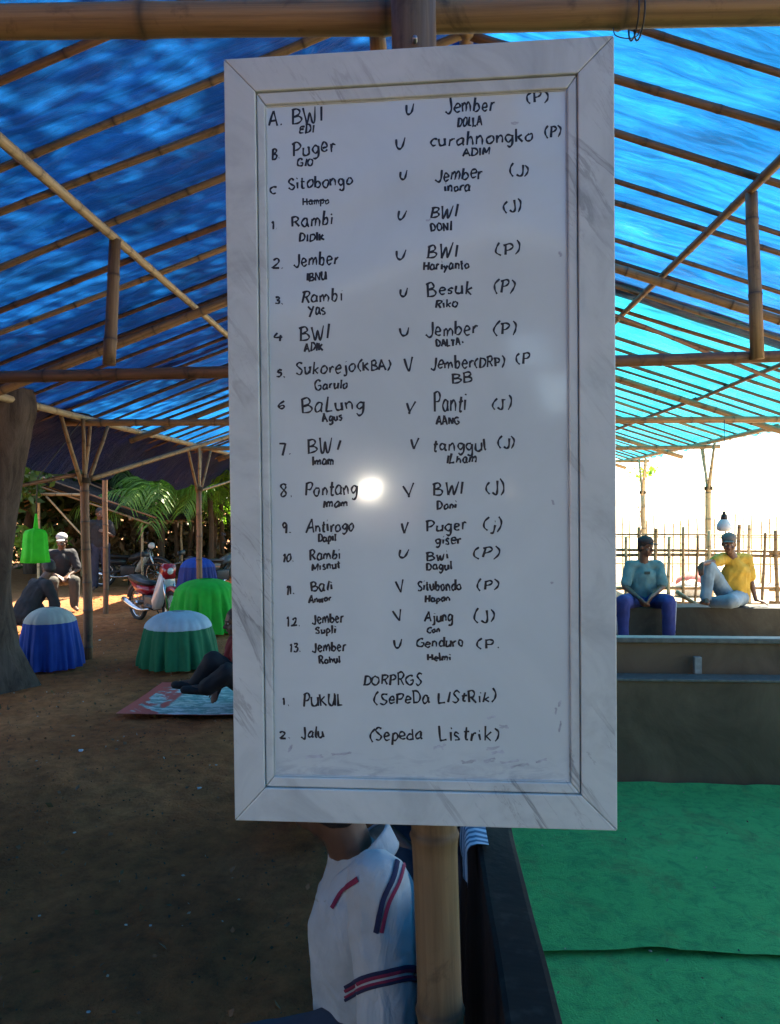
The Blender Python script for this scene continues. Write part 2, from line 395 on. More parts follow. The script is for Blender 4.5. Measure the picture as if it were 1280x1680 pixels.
# navy flap added under the left eave; its dark colour stands in for tree shade
def flap():
    ysn = np.arange(6.2, 18.2, .07); ss = np.linspace(0, 1, 14)
    def warp(v):
        s, Y = v[:, 0].copy(), v[:, 1].copy()
        drop = .55 + .25 * vnoise(Y * .5, Y * 0, 5, 2)
        v[:, 0] = XL - .1 - .75 * s + .07 * vnoise(Y * 3, s * 3, 8, 3)
        v[:, 2] = zroof(XL) - .02 - drop * s * (.6 + .4 * s) - .12 * s * np.abs(np.sin(Y * 1.9)) + .1 * vnoise(Y * 2, s * 2, 9, 3)
        return v
    o = grid_obj('added_eave_flap', ss, ysn, lambda X, Y: X * 0, M['tarp_navy'], shed, warp=warp); o['label'] = 'navy tarpaulin flap added below the left eave to darken the overhang'
flap()
def curtain():  # added curtain out of view, blocks side light to darken the near soil
    def warp(v):
        Y, Z = v[:, 0].copy(), v[:, 1].copy(); v[:, 1] = Y; v[:, 2] = Z; v[:, 0] = XL - .09 + .05 * np.sin(Y * 7 + .5 * np.sin(Z * 2)) + vnoise(Y * 2, Z * 2, 12, 3) * .1; return v
    o = grid_obj('added_shade_tarpaulin', np.arange(1.0, 4.9, .06), np.arange(.02, 2.62, .1), lambda X, Y: X * 0, M['tarp_navy'], shed, warp=warp); o['label'] = 'added navy tarpaulin curtain shading the ground on the near left side'
curtain()
# added unseen tarpaulin behind the camera; its holes shape the board reflections
def gable():
    s = .03; xs = np.arange(XL, XR + .01, s); zs = np.arange(0, 4.25, s); X, Z = np.meshgrid(xs, zs, indexing='ij'); Y = -5.25 + vnoise(X * .9, Z * .9, 3, 3) * .12
    vs = np.stack([X, Y, Z], -1).reshape(-1, 3); nz = len(zs); fs = []; rr = np.random.default_rng(5).random((len(xs), nz))
    for i in range(len(xs) - 1):
        for j in range(nz - 1):
            x, z = xs[i] + s / 2, zs[j] + s / 2
            if z > zroof(x) + .03: continue
            if (((x + 1.07) * .9 + (z - 1.69) * .5) / .125) ** 2 + (((z - 1.69) * .9 - (x + 1.07) * .5) / .078) ** 2 < 1 + .7 * (rr[i, j] - .5): continue
            if abs(x + .9) < .36 and abs(z - 1.6) < .3 and rr[i, j] < .06: continue
            if ((x - .34) / .045) ** 2 + ((z - 1.69) / .06) ** 2 < 1: continue
            if (.62 < x < 1.6 and 2.45 < z < 2.82 and rr[i, j] < .5) or (abs(x - .52) < .2 and abs(z - 3.0) < .22 and rr[i, j] < .4): continue
            k = i * nz + j; fs.append((k, k + nz, k + nz + 1, k + 1))
    o = pyobj('added_gable_tarpaulin', vs, fs, M['tarp_gable'], shed); o['label'] = 'added grey tarpaulin behind the camera with holes cut for the board glare'
gable()

# ================================================================ BOARD POST
pt, pb = atY(677, -60, 1.285), atY(719, 1600, 1.30)
d = (pb - pt); pb2 = pt + d * ((pt.z + .2) / -d.z)
bp = thing('bamboo_post', 'thick bamboo post carrying the framed whiteboard', 'post', (pb2.x, pb2.y, 0))
bamboo('culm', pb2, pt, .0395, 'bamboo_near', bp, node=.40, n=24, taper=.04, seed=12)
c = atY(681, 66, 1.245); a = Acc()
a.tube([(c.x + .011 * math.cos(t), c.y + .012, c.z + .011 * math.sin(t)) for t in np.linspace(0, 2 * PI, 16)[:-1]], .0035, 6, closed=True)
a.tube([c + Vector((0, .02, 0)), c + Vector((0, -.008, 0))], .004, 8)
M['steel'] = simple('dull_steel', (.35, .36, .38), .4, .2, metal=.9)
a.build('screw_eye', M['steel'], bp)
bamboo('bamboo_stub', atY(622, 92, 1.42), atY(617, 30, 1.42), .016, 'bamboo_near'); tag(bpy.context.scene.collection.objects[-1], 'short cut bamboo peg beside the post behind the board top', 'bamboo peg')

# ================================================================ WHITEBOARD
BW, BH = .6083, 1.2224; BT = .026
BO = Vector((-.01314, 1.2, 1.80268))
BM = Matrix.Rotation(-.038316, 3, 'Z') @ Matrix.Rotation(.013655, 3, 'X') @ Matrix.Rotation(-.009207, 3, 'Y')
def bw(u, h, v=0.0): return BO + BM @ Vector((u, -h, v))          # u right, v up, h towards the viewer
BN = BM @ Vector((0, -1, 0)); BU = BM @ Vector((1, 0, 0)); BV = BM @ Vector((0, 0, 1))
def on_board(px, py, h=0.0):
    r = ray(px, py); o = bw(0, h); t = (o - EYE).dot(BN) / r.dot(BN); p = EYE + r * t - o
    return p.dot(BU), p.dot(BV)
def marble():
    t = NT('marble_print_frame'); v0 = t.coord('Object', (1, 1, 1), (0, .62, 0)); mp = t.n('Mapping'); mp.inputs['Scale'].default_value = (15, 3, 2.4); t.t.links.new(v0, mp.inputs[0]); v = mp.outputs[0]
    n = t.noise(v0, 5, 8, .65, 1.6); s = t.noise(v, 1.3, 7, .62, .9); s2 = t.noise(v, 3.4, 6, .6, 1.1)
    gate = t.ramp(t.noise(v0, 2.7, 3, .5, .4), [(.47, 0.), (.62, 1.)])
    col = t.ramp(n, [(.3, (.44, .485, .475)), (.5, (.57, .625, .605)), (.75, (.65, .695, .67))])
    vein = t.ramp(s, [(.545, 0.), (.575, .65), (.61, .25), (.68, 0.)]); fine = t.ramp(s2, [(.565, 0.), (.58, .42), (.60, 0.)])
    col = t.mix(t.math('MULTIPLY', t.math('MAXIMUM', vein, fine), gate), col, (.13, .135, .14))
    t.bsdf(col, .32, t.bump(n, .04, .002), coat=.15); return t.m
def whiteboard_mat():
    t = NT('whiteboard_enamel'); v = t.coord('Object'); n = t.noise(v, 4, 5, .6, .5)
    col = t.ramp(n, [(.3, (.58, .66, .66)), (.7, (.66, .74, .735))])
    c = t.n('TexCoord'); sp = t.n('SeparateXYZ'); t.t.links.new(c.outputs['Object'], sp.inputs[0])
    # wiped marker residue towards the bottom edge
    lo = t.n('MapRange'); lo.inputs[1].default_value = -.49; lo.inputs[2].default_value = -.55; t.t.links.new(sp.outputs[2], lo.inputs[0])
    sm = t.ramp(t.noise(t.coord('Object', (9, 1, 30)), 1.6, 6, .7, .8), [(.48, 0.), (.62, .6)])
    col = t.mix(t.math('MULTIPLY', lo.outputs[0], sm), col, (.25, .30, .38))
    b = t.bsdf(col, .16, t.bump(t.noise(v, 14, 2, .5), .02, .003)); b.inputs['IOR'].default_value = 1.5
    b.inputs['Coat Weight'].default_value = 1; b.inputs['Coat Roughness'].default_value = .075; b.inputs['Coat IOR'].default_value = 1.65
    return t.m
M['marble'] = marble(); M['wb'] = whiteboard_mat()
wb = thing('whiteboard', 'tall whiteboard of handwritten match pairings in a pale marble pattern frame', 'whiteboard', BO)
def board_prism(name, quad, h0, h1, m, bev=.002):
    bm = bmesh.new(); q = [Vector(a) for a in quad]
    vs = [bm.verts.new(bw(a.x, h0, a.y)) for a in q] + [bm.verts.new(bw(a.x, h1, a.y)) for a in q]
    bm.faces.new(vs[0:4]); bm.faces.new(vs[4:8][::-1])
    for i in range(4): bm.faces.new((vs[i], vs[i + 4], vs[(i + 1) % 4 + 4], vs[(i + 1) % 4]))
    bmesh.ops.recalc_face_normals(bm, faces=bm.faces)
    if bev: bmesh.ops.bevel(bm, geom=[e for e in bm.edges], offset=bev, segments=2, affect='EDGES', profile=.5)
    return obj(name, bm, m, wb)
def ring_quads(x0, x1, y0, y1, i0, i1, j0, j1, g=.0004):
    # top, bottom, left, right trapezoids between outer and inner rectangles
    return [((x0 + g, y1), (x1 - g, y1), (i1 - g, j1), (i0 + g, j1)), ((x0 + g, y0), (i0 + g, j0), (i1 - g, j0), (x1 - g, y0)),
            ((x0, y0 + g), (x0, y1 - g), (i0, j1 - g), (i0, j0 + g)), ((x1, y0 + g), (i1, j0 + g), (i1, j1 - g), (x1, y1 - g))]
def vec2(q): return [Vector((a[0], a[1], 0)) for a in q]
ox, oy = BW / 2, BH / 2
il, ir, ib_, it = -ox + .0505, ox - .0545, -oy + .0545, oy - .0535
jl, jr, jb, jt = il + .0145, ir - .0155, ib_ + .0175, it - .0205
bm = bmesh.new(); bx(bm, bw(0, -.019, 0), (BW - .03, .006, BH - .03), BM); obj('back_panel', bm, simple('hardboard', (.12, .08, .05), .9), wb)
board_prism('writing_surface', vec2([(jl - .006, jb - .006), (jr + .006, jb - .006), (jr + .006, jt + .006), (jl - .006, jt + .006)]), -.013, -.008, M['wb'], 0)
for q in ring_quads(-ox, ox, -oy, oy, il, ir, ib_, it): board_prism('frame_rail', vec2(q), -.015, .0, M['marble'], .0018)
for q in ring_quads(il + .0012, ir - .0012, ib_ + .0012, it - .0012, jl, jr, jb, jt): board_prism('inner_moulding', vec2(q), -.015, -.0035, M['marble'], .0022)
# small lip right at the glass edge
for q in ring_quads(jl + .0008, jr - .0008, jb + .0008, jt - .0008, jl + .0024, jr - .0024, jb + .0024, jt - .0024): board_prism('inner_lip', vec2(q), -.0135, -.0062, M['marble'], .001)

# ---- handwriting: strokes per letter in a box: x 0..w, baseline 0, capital height 1
G = {
'A': (.8, [[(0, 0), (.35, 1), (.42, 1), (.75, -.02)], [(.12, .38), (.65, .42)]]),
'B': (.75, [[(.1, 0), (.12, 1)], [(.0, .92), (.4, 1.02), (.6, .8), (.45, .58), (.15, .5)], [(.15, .5), (.55, .48), (.72, .25), (.5, .02), (.02, -.02)]]),
'C': (.7, [[(.62, .88), (.35, 1), (.05, .65), (.05, .3), (.3, 0), (.62, .08)]]),
'D': (.75, [[(.1, 0), (.1, 1)], [(0, .98), (.45, .95), (.7, .55), (.5, .12), (.02, 0)]]),
'E': (.6, [[(.55, 1), (.1, .97), (.08, .5), (.08, .02), (.55, 0)], [(.1, .52), (.48, .54)]]),
'G': (.8, [[(.68, .85), (.4, 1), (.06, .7), (.08, .2), (.4, 0), (.7, .15), (.7, .45), (.42, .44)]]),
'H': (.8, [[(.08, 0), (.1, 1)], [(.68, 0), (.66, 1)], [(.1, .5), (.66, .54)]]),
'I': (.25, [[(.12, 0), (.13, 1)]]),
'J': (.6, [[(.5, 1), (.5, .2), (.32, -.08), (.02, .12)]]),
'K': (.7, [[(.1, 0), (.1, 1)], [(.6, .85), (.14, .45)], [(.18, .48), (.65, 0)]]),
'L': (.6, [[(.1, 1), (.08, .05), (.15, 0), (.55, .04)]]),
'M': (.9, [[(.05, 0), (.1, .98), (.42, .3), (.75, .98), (.8, 0)]]),
'N': (.8, [[(.08, 0), (.1, 1)], [(.1, 1), (.62, .02)], [(.62, .02), (.66, 1)]]),
'O': (.75, [[(.4, 1), (.08, .75), (.08, .25), (.38, 0), (.66, .3), (.64, .78), (.38, 1)]]),
'P': (.7, [[(.1, 0), (.12, 1)], [(0, .92), (.42, 1.02), (.64, .78), (.45, .5), (.13, .45)]]),
'R': (.72, [[(.1, 0), (.12, 1)], [(0, .92), (.42, 1.02), (.62, .78), (.42, .52), (.13, .48)], [(.3, .5), (.66, 0)]]),
'S': (.65, [[(.58, .88), (.3, 1), (.08, .78), (.3, .52), (.56, .28), (.35, 0), (.04, .12)]]),
'T': (.7, [[(0, .98), (.65, 1)], [(.34, 1), (.33, 0)]]),
'U': (.75, [[(.06, 1), (.08, .25), (.32, 0), (.58, .25), (.64, 1)], [(.64, .9), (.68, 0)]]),
'V': (.7, [[(.05, .95), (.28, .0), (.34, .02), (.68, 1)]]),
'W': (1., [[(.05, 1), (.22, .02), (.32, .02), (.48, .7), (.62, .02), (.74, .02), (.92, 1)]]),
'Y': (.7, [[(.05, 1), (.32, .5)], [(.65, 1), (.1, -.3)]]),
'a': (.62, [[(.5, .58), (.25, .64), (.04, .32), (.2, .0), (.46, .2), (.5, .6)], [(.5, .6), (.5, .15), (.6, .0)]]),
'b': (.6, [[(.1, 1.05), (.08, .02)], [(.1, .42), (.35, .6), (.52, .3), (.35, .0), (.08, .05)]]),
'c': (.5, [[(.46, .52), (.22, .62), (.04, .3), (.22, 0), (.48, .1)]]),
'd': (.62, [[(.48, .52), (.22, .6), (.04, .28), (.22, 0), (.48, .12)], [(.5, 1.05), (.5, 0)]]),
'e': (.55, [[(.06, .3), (.46, .36), (.36, .6), (.14, .58), (.04, .25), (.22, 0), (.5, .1)]]),
'g': (.6, [[(.48, .55), (.2, .62), (.04, .32), (.22, .04), (.46, .25), (.5, .58)], [(.5, .58), (.5, -.2), (.3, -.42), (.08, -.32)]]),
'h': (.6, [[(.1, 1.05), (.08, 0)], [(.1, .35), (.32, .6), (.48, .4), (.5, 0)]]),
'i': (.25, [[(.12, .58), (.12, .02)], [(.13, .86), (.15, .9)]]),
'j': (.35, [[(.28, .58), (.26, -.2), (.02, -.32)], [(.3, .86), (.32, .9)]]),
'k': (.58, [[(.1, 1.05), (.08, 0)], [(.48, .58), (.12, .3)], [(.14, .32), (.5, 0)]]),
'l': (.25, [[(.12, 1.02), (.12, .12), (.2, .0)]]),
'm': (.85, [[(.06, .6), (.06, 0)], [(.08, .4), (.26, .62), (.38, .4), (.38, 0)], [(.4, .4), (.58, .62), (.72, .4), (.74, 0)]]),
'n': (.6, [[(.07, .6), (.07, 0)], [(.09, .38), (.3, .62), (.47, .4), (.49, 0)]]),
'o': (.58, [[(.3, .6), (.06, .4), (.1, .08), (.32, 0), (.52, .25), (.46, .55), (.26, .6)]]),
'p': (.6, [[(.1, .6), (.08, -.38)], [(.1, .45), (.34, .62), (.52, .34), (.34, .04), (.1, .1)]]),
'r': (.45, [[(.08, .6), (.08, 0)], [(.1, .38), (.24, .58), (.42, .56)]]),
's': (.48, [[(.42, .55), (.2, .62), (.08, .46), (.34, .25), (.3, .02), (.04, .06)]]),
't': (.42, [[(.2, .95), (.18, .1), (.36, .02)], [(.02, .6), (.4, .62)]]),
'u': (.6, [[(.06, .6), (.08, .12), (.28, .0), (.48, .2), (.5, .6)], [(.5, .6), (.52, 0)]]),
'w': (.8, [[(.04, .6), (.16, .02), (.26, .04), (.38, .5), (.5, .04), (.6, .02), (.74, .6)]]),
'y': (.55, [[(.05, .6), (.26, .1)], [(.5, .6), (.12, -.38)]]),
'v': (.6, [[(.04, .9), (.1, .2), (.28, .0), (.46, .25), (.54, .95)]]),
'1': (.3, [[(.05, .8), (.18, 1), (.17, 0)]]),
'2': (.6, [[(.06, .78), (.28, 1), (.5, .75), (.3, .35), (.02, .02)], [(.02, .02), (.58, .06)]]),
'3': (.6, [[(.05, .9), (.4, .98), (.45, .7), (.2, .55)], [(.2, .55), (.52, .4), (.4, .02), (.03, .06)]]),
'4': (.65, [[(.3, 1), (.04, .45), (.6, .48)], [(.42, .75), (.4, 0)]]),
'5': (.6, [[(.52, 1), (.14, .98)], [(.14, .98), (.1, .56)], [(.1, .56), (.42, .58), (.5, .22), (.25, .0), (.02, .1)]]),
'6': (.55, [[(.4, 1), (.1, .6), (.06, .2), (.28, 0), (.48, .22), (.3, .45), (.08, .3)]]),
'7': (.6, [[(.02, .95), (.5, 1)], [(.5, 1), (.32, 0)]]),
'8': (.55, [[(.46, .85), (.2, 1), (.1, .75), (.4, .4), (.42, .1), (.18, 0), (.08, .22), (.42, .62), (.46, .85)]]),
'9': (.55, [[(.44, .8), (.2, 1), (.06, .72), (.22, .5), (.44, .72)], [(.45, .8), (.38, .0)]]),
'0': (.6, [[(.3, 1), (.06, .7), (.08, .2), (.3, 0), (.5, .3), (.48, .8), (.3, 1)]]),
'.': (.3, [[(.12, .04), (.16, .06)]]),
'-': (.4, [[(.05, .4), (.32, .42)]]),
"'": (.2, [[(.1, 1), (.08, .8)]]),
'(': (.45, [[(.38, 1.1), (.1, .75), (.06, .3), (.32, -.08)]]),
')': (.4, [[(.05, 1.1), (.3, .75), (.28, .3), (.05, -.1)]]),
}
INK = simple('black_marker_ink', (.014, .016, .022), .45, .3, 60, 0)
def word(text, x0, y0, x1, y1, h, pen=3.4, strike=False, ink=None):
    """text from (x0,y0) to (x1,y1) along its baseline; h = capital height, all as measured on the photograph, laid onto the board face"""
    w = sum(G[ch][0] for ch in text) + .12 * (len(text) - 1)
    HS = -.008
    u0, v0 = on_board(x0, y0, HS); u1, v1 = on_board(x1, y1, HS); _, vt = on_board(x0, y0 - h, HS); H = vt - v0
    e = Vector((u1 - u0, v1 - v0)); sx = e.length / w; e.normalize(); up = Vector((-e.y, e.x))
    a = Acc(); cx = 0; rw = random.Random(sum(ord(c) * (i + 3) for i, c in enumerate(text)) + int(x0))
    slant = rw.uniform(-.02, .10)
    r = pen * .00096 / 2
    def put(q):
        X = q[0] * sx; Y = q[1] * H; P_ = Vector((u0, v0)) + e * (X + slant * Y) + up * Y
        return bw(P_.x, HS + .0002, P_.y)
    for ch in text:
        g_, st = G[ch]; jy = rw.uniform(-.06, .06); js = rw.uniform(.85, 1.15); jr_ = rw.uniform(-.10, .12)
        for s in st:
            q = [Vector((cx + (x + jr_ * y) + rw.uniform(-.045, .045), y * js + jy + rw.uniform(-.05, .05), 0)) for x, y in s]
            q = catmull(q, 5) if len(q) > 2 else [q[0].lerp(q[1], t) for t in (0, .5, 1)]
            pr = [r * (1 + .22 * math.sin(k * .9 + cx * 3) - .25 * (k / len(q)) ** 3) for k in range(len(q))]
            a.tube([put(p) for p in q], pr, 6, flat=(BN, .22))
        cx += g_ + .12
    if strike: a.tube([put((.1, .45)), put((cx * .5, .5)), put((cx - .3, .42))], r, 6, flat=(BN, .22))
    return a.build('written_word', ink or INK, wb, smooth=False)
L = [
('A.', 442, 208, 464, 206, 22), ('BWI', 479, 203, 530, 198, 24), ('EDI', 491, 219, 516, 218, 12), ('v', 664, 189, 680, 188, 17), ('Jember', 731, 186, 812, 181, 21), ('DOLLA', 750, 208, 791, 205, 13), ('(P)', 864, 170, 901, 167, 18),
('B.', 446, 262, 460, 261, 18), ('Puger', 480, 257, 551, 248, 23), ('GIO', 488, 273, 514, 272, 11), ('v', 649, 244, 665, 243, 17), ('curahnongko', 705, 241, 875, 232, 20), ('ADIM', 760, 256, 804, 254, 11), ('(P)', 894, 225, 921, 223, 17),
('C', 443, 318, 455, 317, 13), ('Sitobongo', 473, 311, 579, 303, 18), ('Hampo', 497, 337, 540, 334, 12, 2.4, True), ('v', 654, 296, 669, 295, 16), ('Jember', 714, 297, 792, 292, 20), ('inora', 729, 314, 771, 313, 15), ('(J)', 836, 289, 868, 288, 18),
('1.', 446, 376, 456, 376, 12), ('Rambi', 479, 373, 547, 368, 19), ('DIDIK', 491, 397, 533, 393, 12), ('v', 651, 361, 665, 361, 15), ('BWI', 706, 358, 750, 355, 18), ('DONI', 707, 380, 741, 378, 13), ('(J)', 826, 348, 857, 346, 18),
('2.', 446, 441, 466, 441, 15), ('Jember', 482, 437, 555, 432, 18), ('IBNU', 503, 461, 536, 459, 12), ('v', 649, 425, 666, 425, 15), ('BWI', 700, 423, 750, 420, 20), ('Hariyanto', 694, 444, 770, 441, 15), ('(P)', 814, 418, 854, 415, 19),
('3.', 451, 499, 465, 499, 13), ('Rambi', 494, 496, 562, 493, 19), ('Yas', 506, 517, 535, 515, 15), ('v', 654, 488, 670, 487, 15), ('Besuk', 700, 485, 775, 482, 19), ('Riko', 714, 505, 751, 504, 13), ('(P)', 810, 480, 845, 478, 18),
('4', 449, 560, 466, 559, 14), ('BWI', 492, 558, 541, 555, 20), ('ADIK', 500, 577, 530, 575, 12), ('v', 656, 552, 672, 552, 16), ('Jember', 699, 552, 784, 548, 21), ('DALTA-', 716, 568, 761, 566, 10), ('(P)', 809, 550, 849, 549, 19),
('5.', 454, 619, 469, 619, 13), ('Sukorejo', 485, 615, 583, 609, 18), ('(KBA)', 587, 608, 641, 607, 15), ('Garulo', 517, 639, 570, 637, 14), ('V', 664, 607, 679, 606, 17), ('Jember', 706, 606, 777, 603, 19), ('(DRP)', 778, 603, 829, 601, 15), ('BB', 742, 628, 775, 627, 15), ('(P', 847, 598, 870, 597, 17),
('6', 455, 671, 467, 671, 15), ('BaLung', 495, 677, 598, 671, 22), ('Agus', 529, 692, 562, 690, 13), ('V', 665, 677, 681, 675, 17), ('Panti', 712, 676, 765, 673, 28), ('AANG', 716, 697, 754, 695, 12), ("(J')", 807, 671, 839, 670, 18),
('7.', 457, 746, 479, 745, 21), ('BW', 505, 742, 545, 740, 22), ('I', 551, 738, 560, 738, 15), ('Imam', 512, 763, 548, 762, 13), ('V', 673, 735, 687, 733, 14), ('tanggul', 710, 740, 799, 738, 19), ('ILham', 732, 760, 782, 758, 13), ('(J)', 816, 734, 845, 734, 16),
('8.', 460, 815, 482, 815, 20), ('Pontang', 501, 814, 587, 810, 20), ('Imam', 530, 833, 571, 830, 13), ('V', 663, 815, 682, 810, 19), ('BWI', 711, 812, 760, 810, 21), ('Doni', 717, 836, 749, 834, 12), ('(J)', 798, 811, 828, 810, 20),
('9.', 464, 874, 478, 874, 19), ('Antirogo', 503, 873, 581, 870, 19), ('Dapil', 522, 889, 552, 887, 12), ('V', 658, 875, 670, 873, 14), ('Puger', 700, 872, 767, 869, 18), ('giser', 714, 893, 757, 892, 14), ('(j)', 793, 870, 823, 870, 18),
('10.', 464, 922, 483, 921, 14), ('Rambi', 508, 919, 559, 916, 15), ('Misnut', 512, 936, 559, 932, 12), ('v', 653, 916, 669, 915, 14), ('Bwi', 700, 919, 736, 917, 15), ('Dagul', 699, 935, 742, 933, 12), ('(P)', 778, 916, 819, 914, 16),
('11.', 470, 976, 484, 975, 14), ('Bali', 510, 970, 546, 968, 16), ('Anwar', 507, 989, 544, 986, 11), ('V', 651, 970, 665, 968, 16), ('Situbondo', 685, 970, 757, 967, 15), ('Hapan', 697, 988, 739, 986, 11), ('(P)', 782, 968, 819, 966, 16),
('12.', 471, 1027, 494, 1026, 13), ('Jember', 512, 1024, 564, 1021, 15), ('Supli', 518, 1040, 551, 1038, 11), ('V', 648, 1018, 664, 1015, 15), ('Ajung', 697, 1020, 743, 1018, 15), ('Con', 701, 1038, 722, 1037, 9), ('(J)', 778, 1020, 812, 1019, 18),
('13.', 476, 1070, 494, 1070, 14), ('Jember', 512, 1070, 568, 1068, 15), ('Rahul', 524, 1089, 559, 1087, 11), ('v', 645, 1063, 661, 1062, 14), ('Genduro', 684, 1062, 761, 1060, 15), ('Helmi', 701, 1084, 740, 1083, 12), ('(P.', 782, 1064, 821, 1064, 16),
('DORPRGS', 596, 1124, 692, 1123, 18), ('1.', 464, 1157, 476, 1157, 13), ('PUKUL', 498, 1160, 563, 1157, 18), ('(SePeDa', 613, 1155, 705, 1153, 18), ('LIStRik)', 719, 1153, 814, 1151, 17),
('2.', 459, 1212, 477, 1212, 13), ('Jalu', 494, 1212, 532, 1208, 17), ('(Sepeda', 606, 1215, 693, 1213, 19), ('Listrik)', 720, 1215, 820, 1214, 20),
]
for w_ in L: word(*w_)
# faint half-wiped strokes and smears
GR = simple('faded_ink', (.40, .44, .48), .5, .3, 60, 0)
rs = random.Random(3)
sm = [(800, 1178, 812, 1176), (820, 1192, 834, 1192), (758, 1250, 780, 1248), (795, 1249, 812, 1246), (820, 1252, 850, 1248), (838, 1258, 868, 1254), (880, 1252, 896, 1246), (800, 1228, 818, 1226), (806, 1236, 826, 1233), (712, 1227, 724, 1223), (725, 1228, 731, 1222), (545, 1238, 575, 1235), (500, 1243, 530, 1240), (474, 1232, 478, 1224), (917, 1160, 919, 1150), (918, 1200, 921, 1185), (911, 1170, 913, 1160), (905, 955, 907, 957), (918, 412, 920, 420), (700, 362, 706, 360), (840, 203, 850, 202), (906, 822, 908, 828)]
for x0, y0, x1, y1 in sm:
    a = Acc()
    for k in range(3):
        p = []
        for t in (0, .33, .66, 1):
            u, v = on_board(x0 + (x1 - x0) * t + rs.uniform(-2, 2), y0 + (y1 - y0) * t + rs.uniform(-2.5, 2.5), -.008); p.append(bw(u, -.0079, v))
        a.tube(p, .0011, 5, flat=(BN, .12))
    a.build('marker_smear', GR, wb, smooth=False)
# dark scuffs along the top lip
a = Acc()
for x0, x1, y in ((655, 668, 157), (672, 700, 156), (706, 735, 154), (768, 812, 151), (705, 712, 157)):
    a.tube([bw(*(lambda q: (q[0], -.0060, q[1]))(on_board(x0 + (x1 - x0) * t, y - 1.5 * t + rs.uniform(-.6, .6), -.0062))) for t in (0, .3, .6, 1)], .0018, 5, flat=(BN, .3))
a.build('scuff_mark', simple('scuff_brown', (.06, .045, .03), .8, .3, 80, 0), wb, smooth=False)
# ================================================================ VEGETATION
def leaf_mat(name, a, b, tr=.35):
    t = NT(name); g_ = t.n('NewGeometry'); v = t.coord('Object'); n = t.noise(v, 2.2, 3, .6)
    f = t.math('ADD', t.math('MULTIPLY', g_.outputs['Random Per Island'], .6), t.math('MULTIPLY', n, .4))
    col = t.ramp(f, [(.15, a), (.8, b)])
    p = t.n('BsdfPrincipled'); t.t.links.new(col, p.inputs['Base Color']); p.inputs['Roughness'].default_value = .5
    tb = t.n('BsdfTranslucent'); t.t.links.new(t.mix(1.0, col, (1.6, 1.9, .7), 'MULTIPLY'), tb.inputs[0])
    mx = t.n('MixShader'); mx.inputs[0].default_value = tr; t.t.links.new(p.outputs[0], mx.inputs[1]); t.t.links.new(tb.outputs[0], mx.inputs[2])
    t.t.links.new(mx.outputs[0], t.out.inputs[0]); return t.m
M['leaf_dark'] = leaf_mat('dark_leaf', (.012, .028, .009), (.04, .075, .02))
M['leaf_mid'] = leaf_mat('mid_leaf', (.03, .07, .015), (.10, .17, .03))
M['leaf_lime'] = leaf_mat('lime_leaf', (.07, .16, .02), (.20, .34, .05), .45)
M['leaf_dry'] = leaf_mat('dry_leaf', (.06, .04, .02), (.16, .11, .05), .2)
def bark_mat(name, a, b):
    t = NT(name); v = t.coord('Object', (1, 1, .25)); n = t.noise(v, 9, 8, .7, .6)
    t.bsdf(t.ramp(n, [(.3, a), (.7, b)]), .92, t.bump(n, 1, .03), spec=.2); return t.m
M['bark'] = bark_mat('rough_bark', (.035, .026, .02), (.13, .10, .078)); M['bark_thin'] = bark_mat('thin_bark', (.04, .028, .018), (.12, .085, .055))
def leaves_obj(name, pts, size, m, parent, long=1.7):
    n = len(pts); d = rng.normal(size=(n, 3)); d /= np.linalg.norm(d, axis=1)[:, None]; a = rng.normal(size=(n, 3)); a[:, 2] -= .4
    u = np.cross(d, a); u /= np.linalg.norm(u, axis=1)[:, None]; w = np.cross(d, u)
    s = size * rng.uniform(.6, 1.35, n)[:, None]
    p = pts; tip = p + u * s * long; l = p + u * s * long * .45 + w * s * .42 + d * s * .12; r = p + u * s * long * .45 - w * s * .42 + d * s * .12
    vs = np.stack([p, l, tip, r], 1).reshape(-1, 3); i = np.arange(n) * 4
    fs = np.stack([np.stack([i, i + 1, i + 2], 1), np.stack([i, i + 2, i + 3], 1)], 1).reshape(-1, 3)
    me = bpy.data.meshes.new(name); me.vertices.add(len(vs)); me.vertices.foreach_set('co', vs.astype(np.float32).ravel())
    me.loops.add(fs.size); me.loops.foreach_set('vertex_index', fs.astype(np.int32).ravel())
    me.polygons.add(len(fs)); me.polygons.foreach_set('loop_start', np.arange(0, fs.size, 3, dtype=np.int32)); me.update(calc_edges=True)
    return link_mesh(name, me, m, parent)
def clump_pts(cs, n, rad, squash=.8):
    cs = np.array(cs); k = rng.integers(0, len(cs), n); d = rng.normal(size=(n, 3)); d /= np.linalg.norm(d, axis=1)[:, None]
    return cs[k] + d * (rng.random(n) ** .4)[:, None] * rad * np.array([1, 1, squash])
def tree(label, x, y, h, cr, leaf, nl=3500, size=.13, trunk=.12, group=None, clumps=26, base_z=0, crown_z=None, cat='tree', name='tree', spread=1.0):
    t = thing(name, label, cat, (x, y, base_z), group)
    top = Vector((x + random.uniform(-.3, .3), y, h)); a = Acc()
    q = catmull([(x, y, base_z - .1), (x + random.uniform(-.15, .15), y, h * .35), (x + random.uniform(-.2, .2), y, h * .7), top], 4)
    a.tube(q, [trunk * (1.25 - .9 * i / len(q)) for i in range(len(q))], 9)
    cz = crown_z or h
    cs = [(x + random.gauss(0, cr * .5) * spread, y + random.gauss(0, cr * .5), cz + random.uniform(-.45, .45) * cr) for _ in range(clumps)]
    for c in cs[:7]:
        s = Vector((x, y, h * random.uniform(.5, .8))); a.tube(catmull([s, s.lerp(Vector(c), .5) + Vector((0, 0, .15)), c], 4), [trunk * .4, trunk * .38, trunk * .35, trunk * .3, trunk * .26, trunk * .22, trunk * .18, trunk * .12, trunk * .05], 6)
    a.build('trunk', M['bark'], t); leaves_obj('crown', clump_pts(cs, nl, cr * .42), size, M[leaf], t); return t
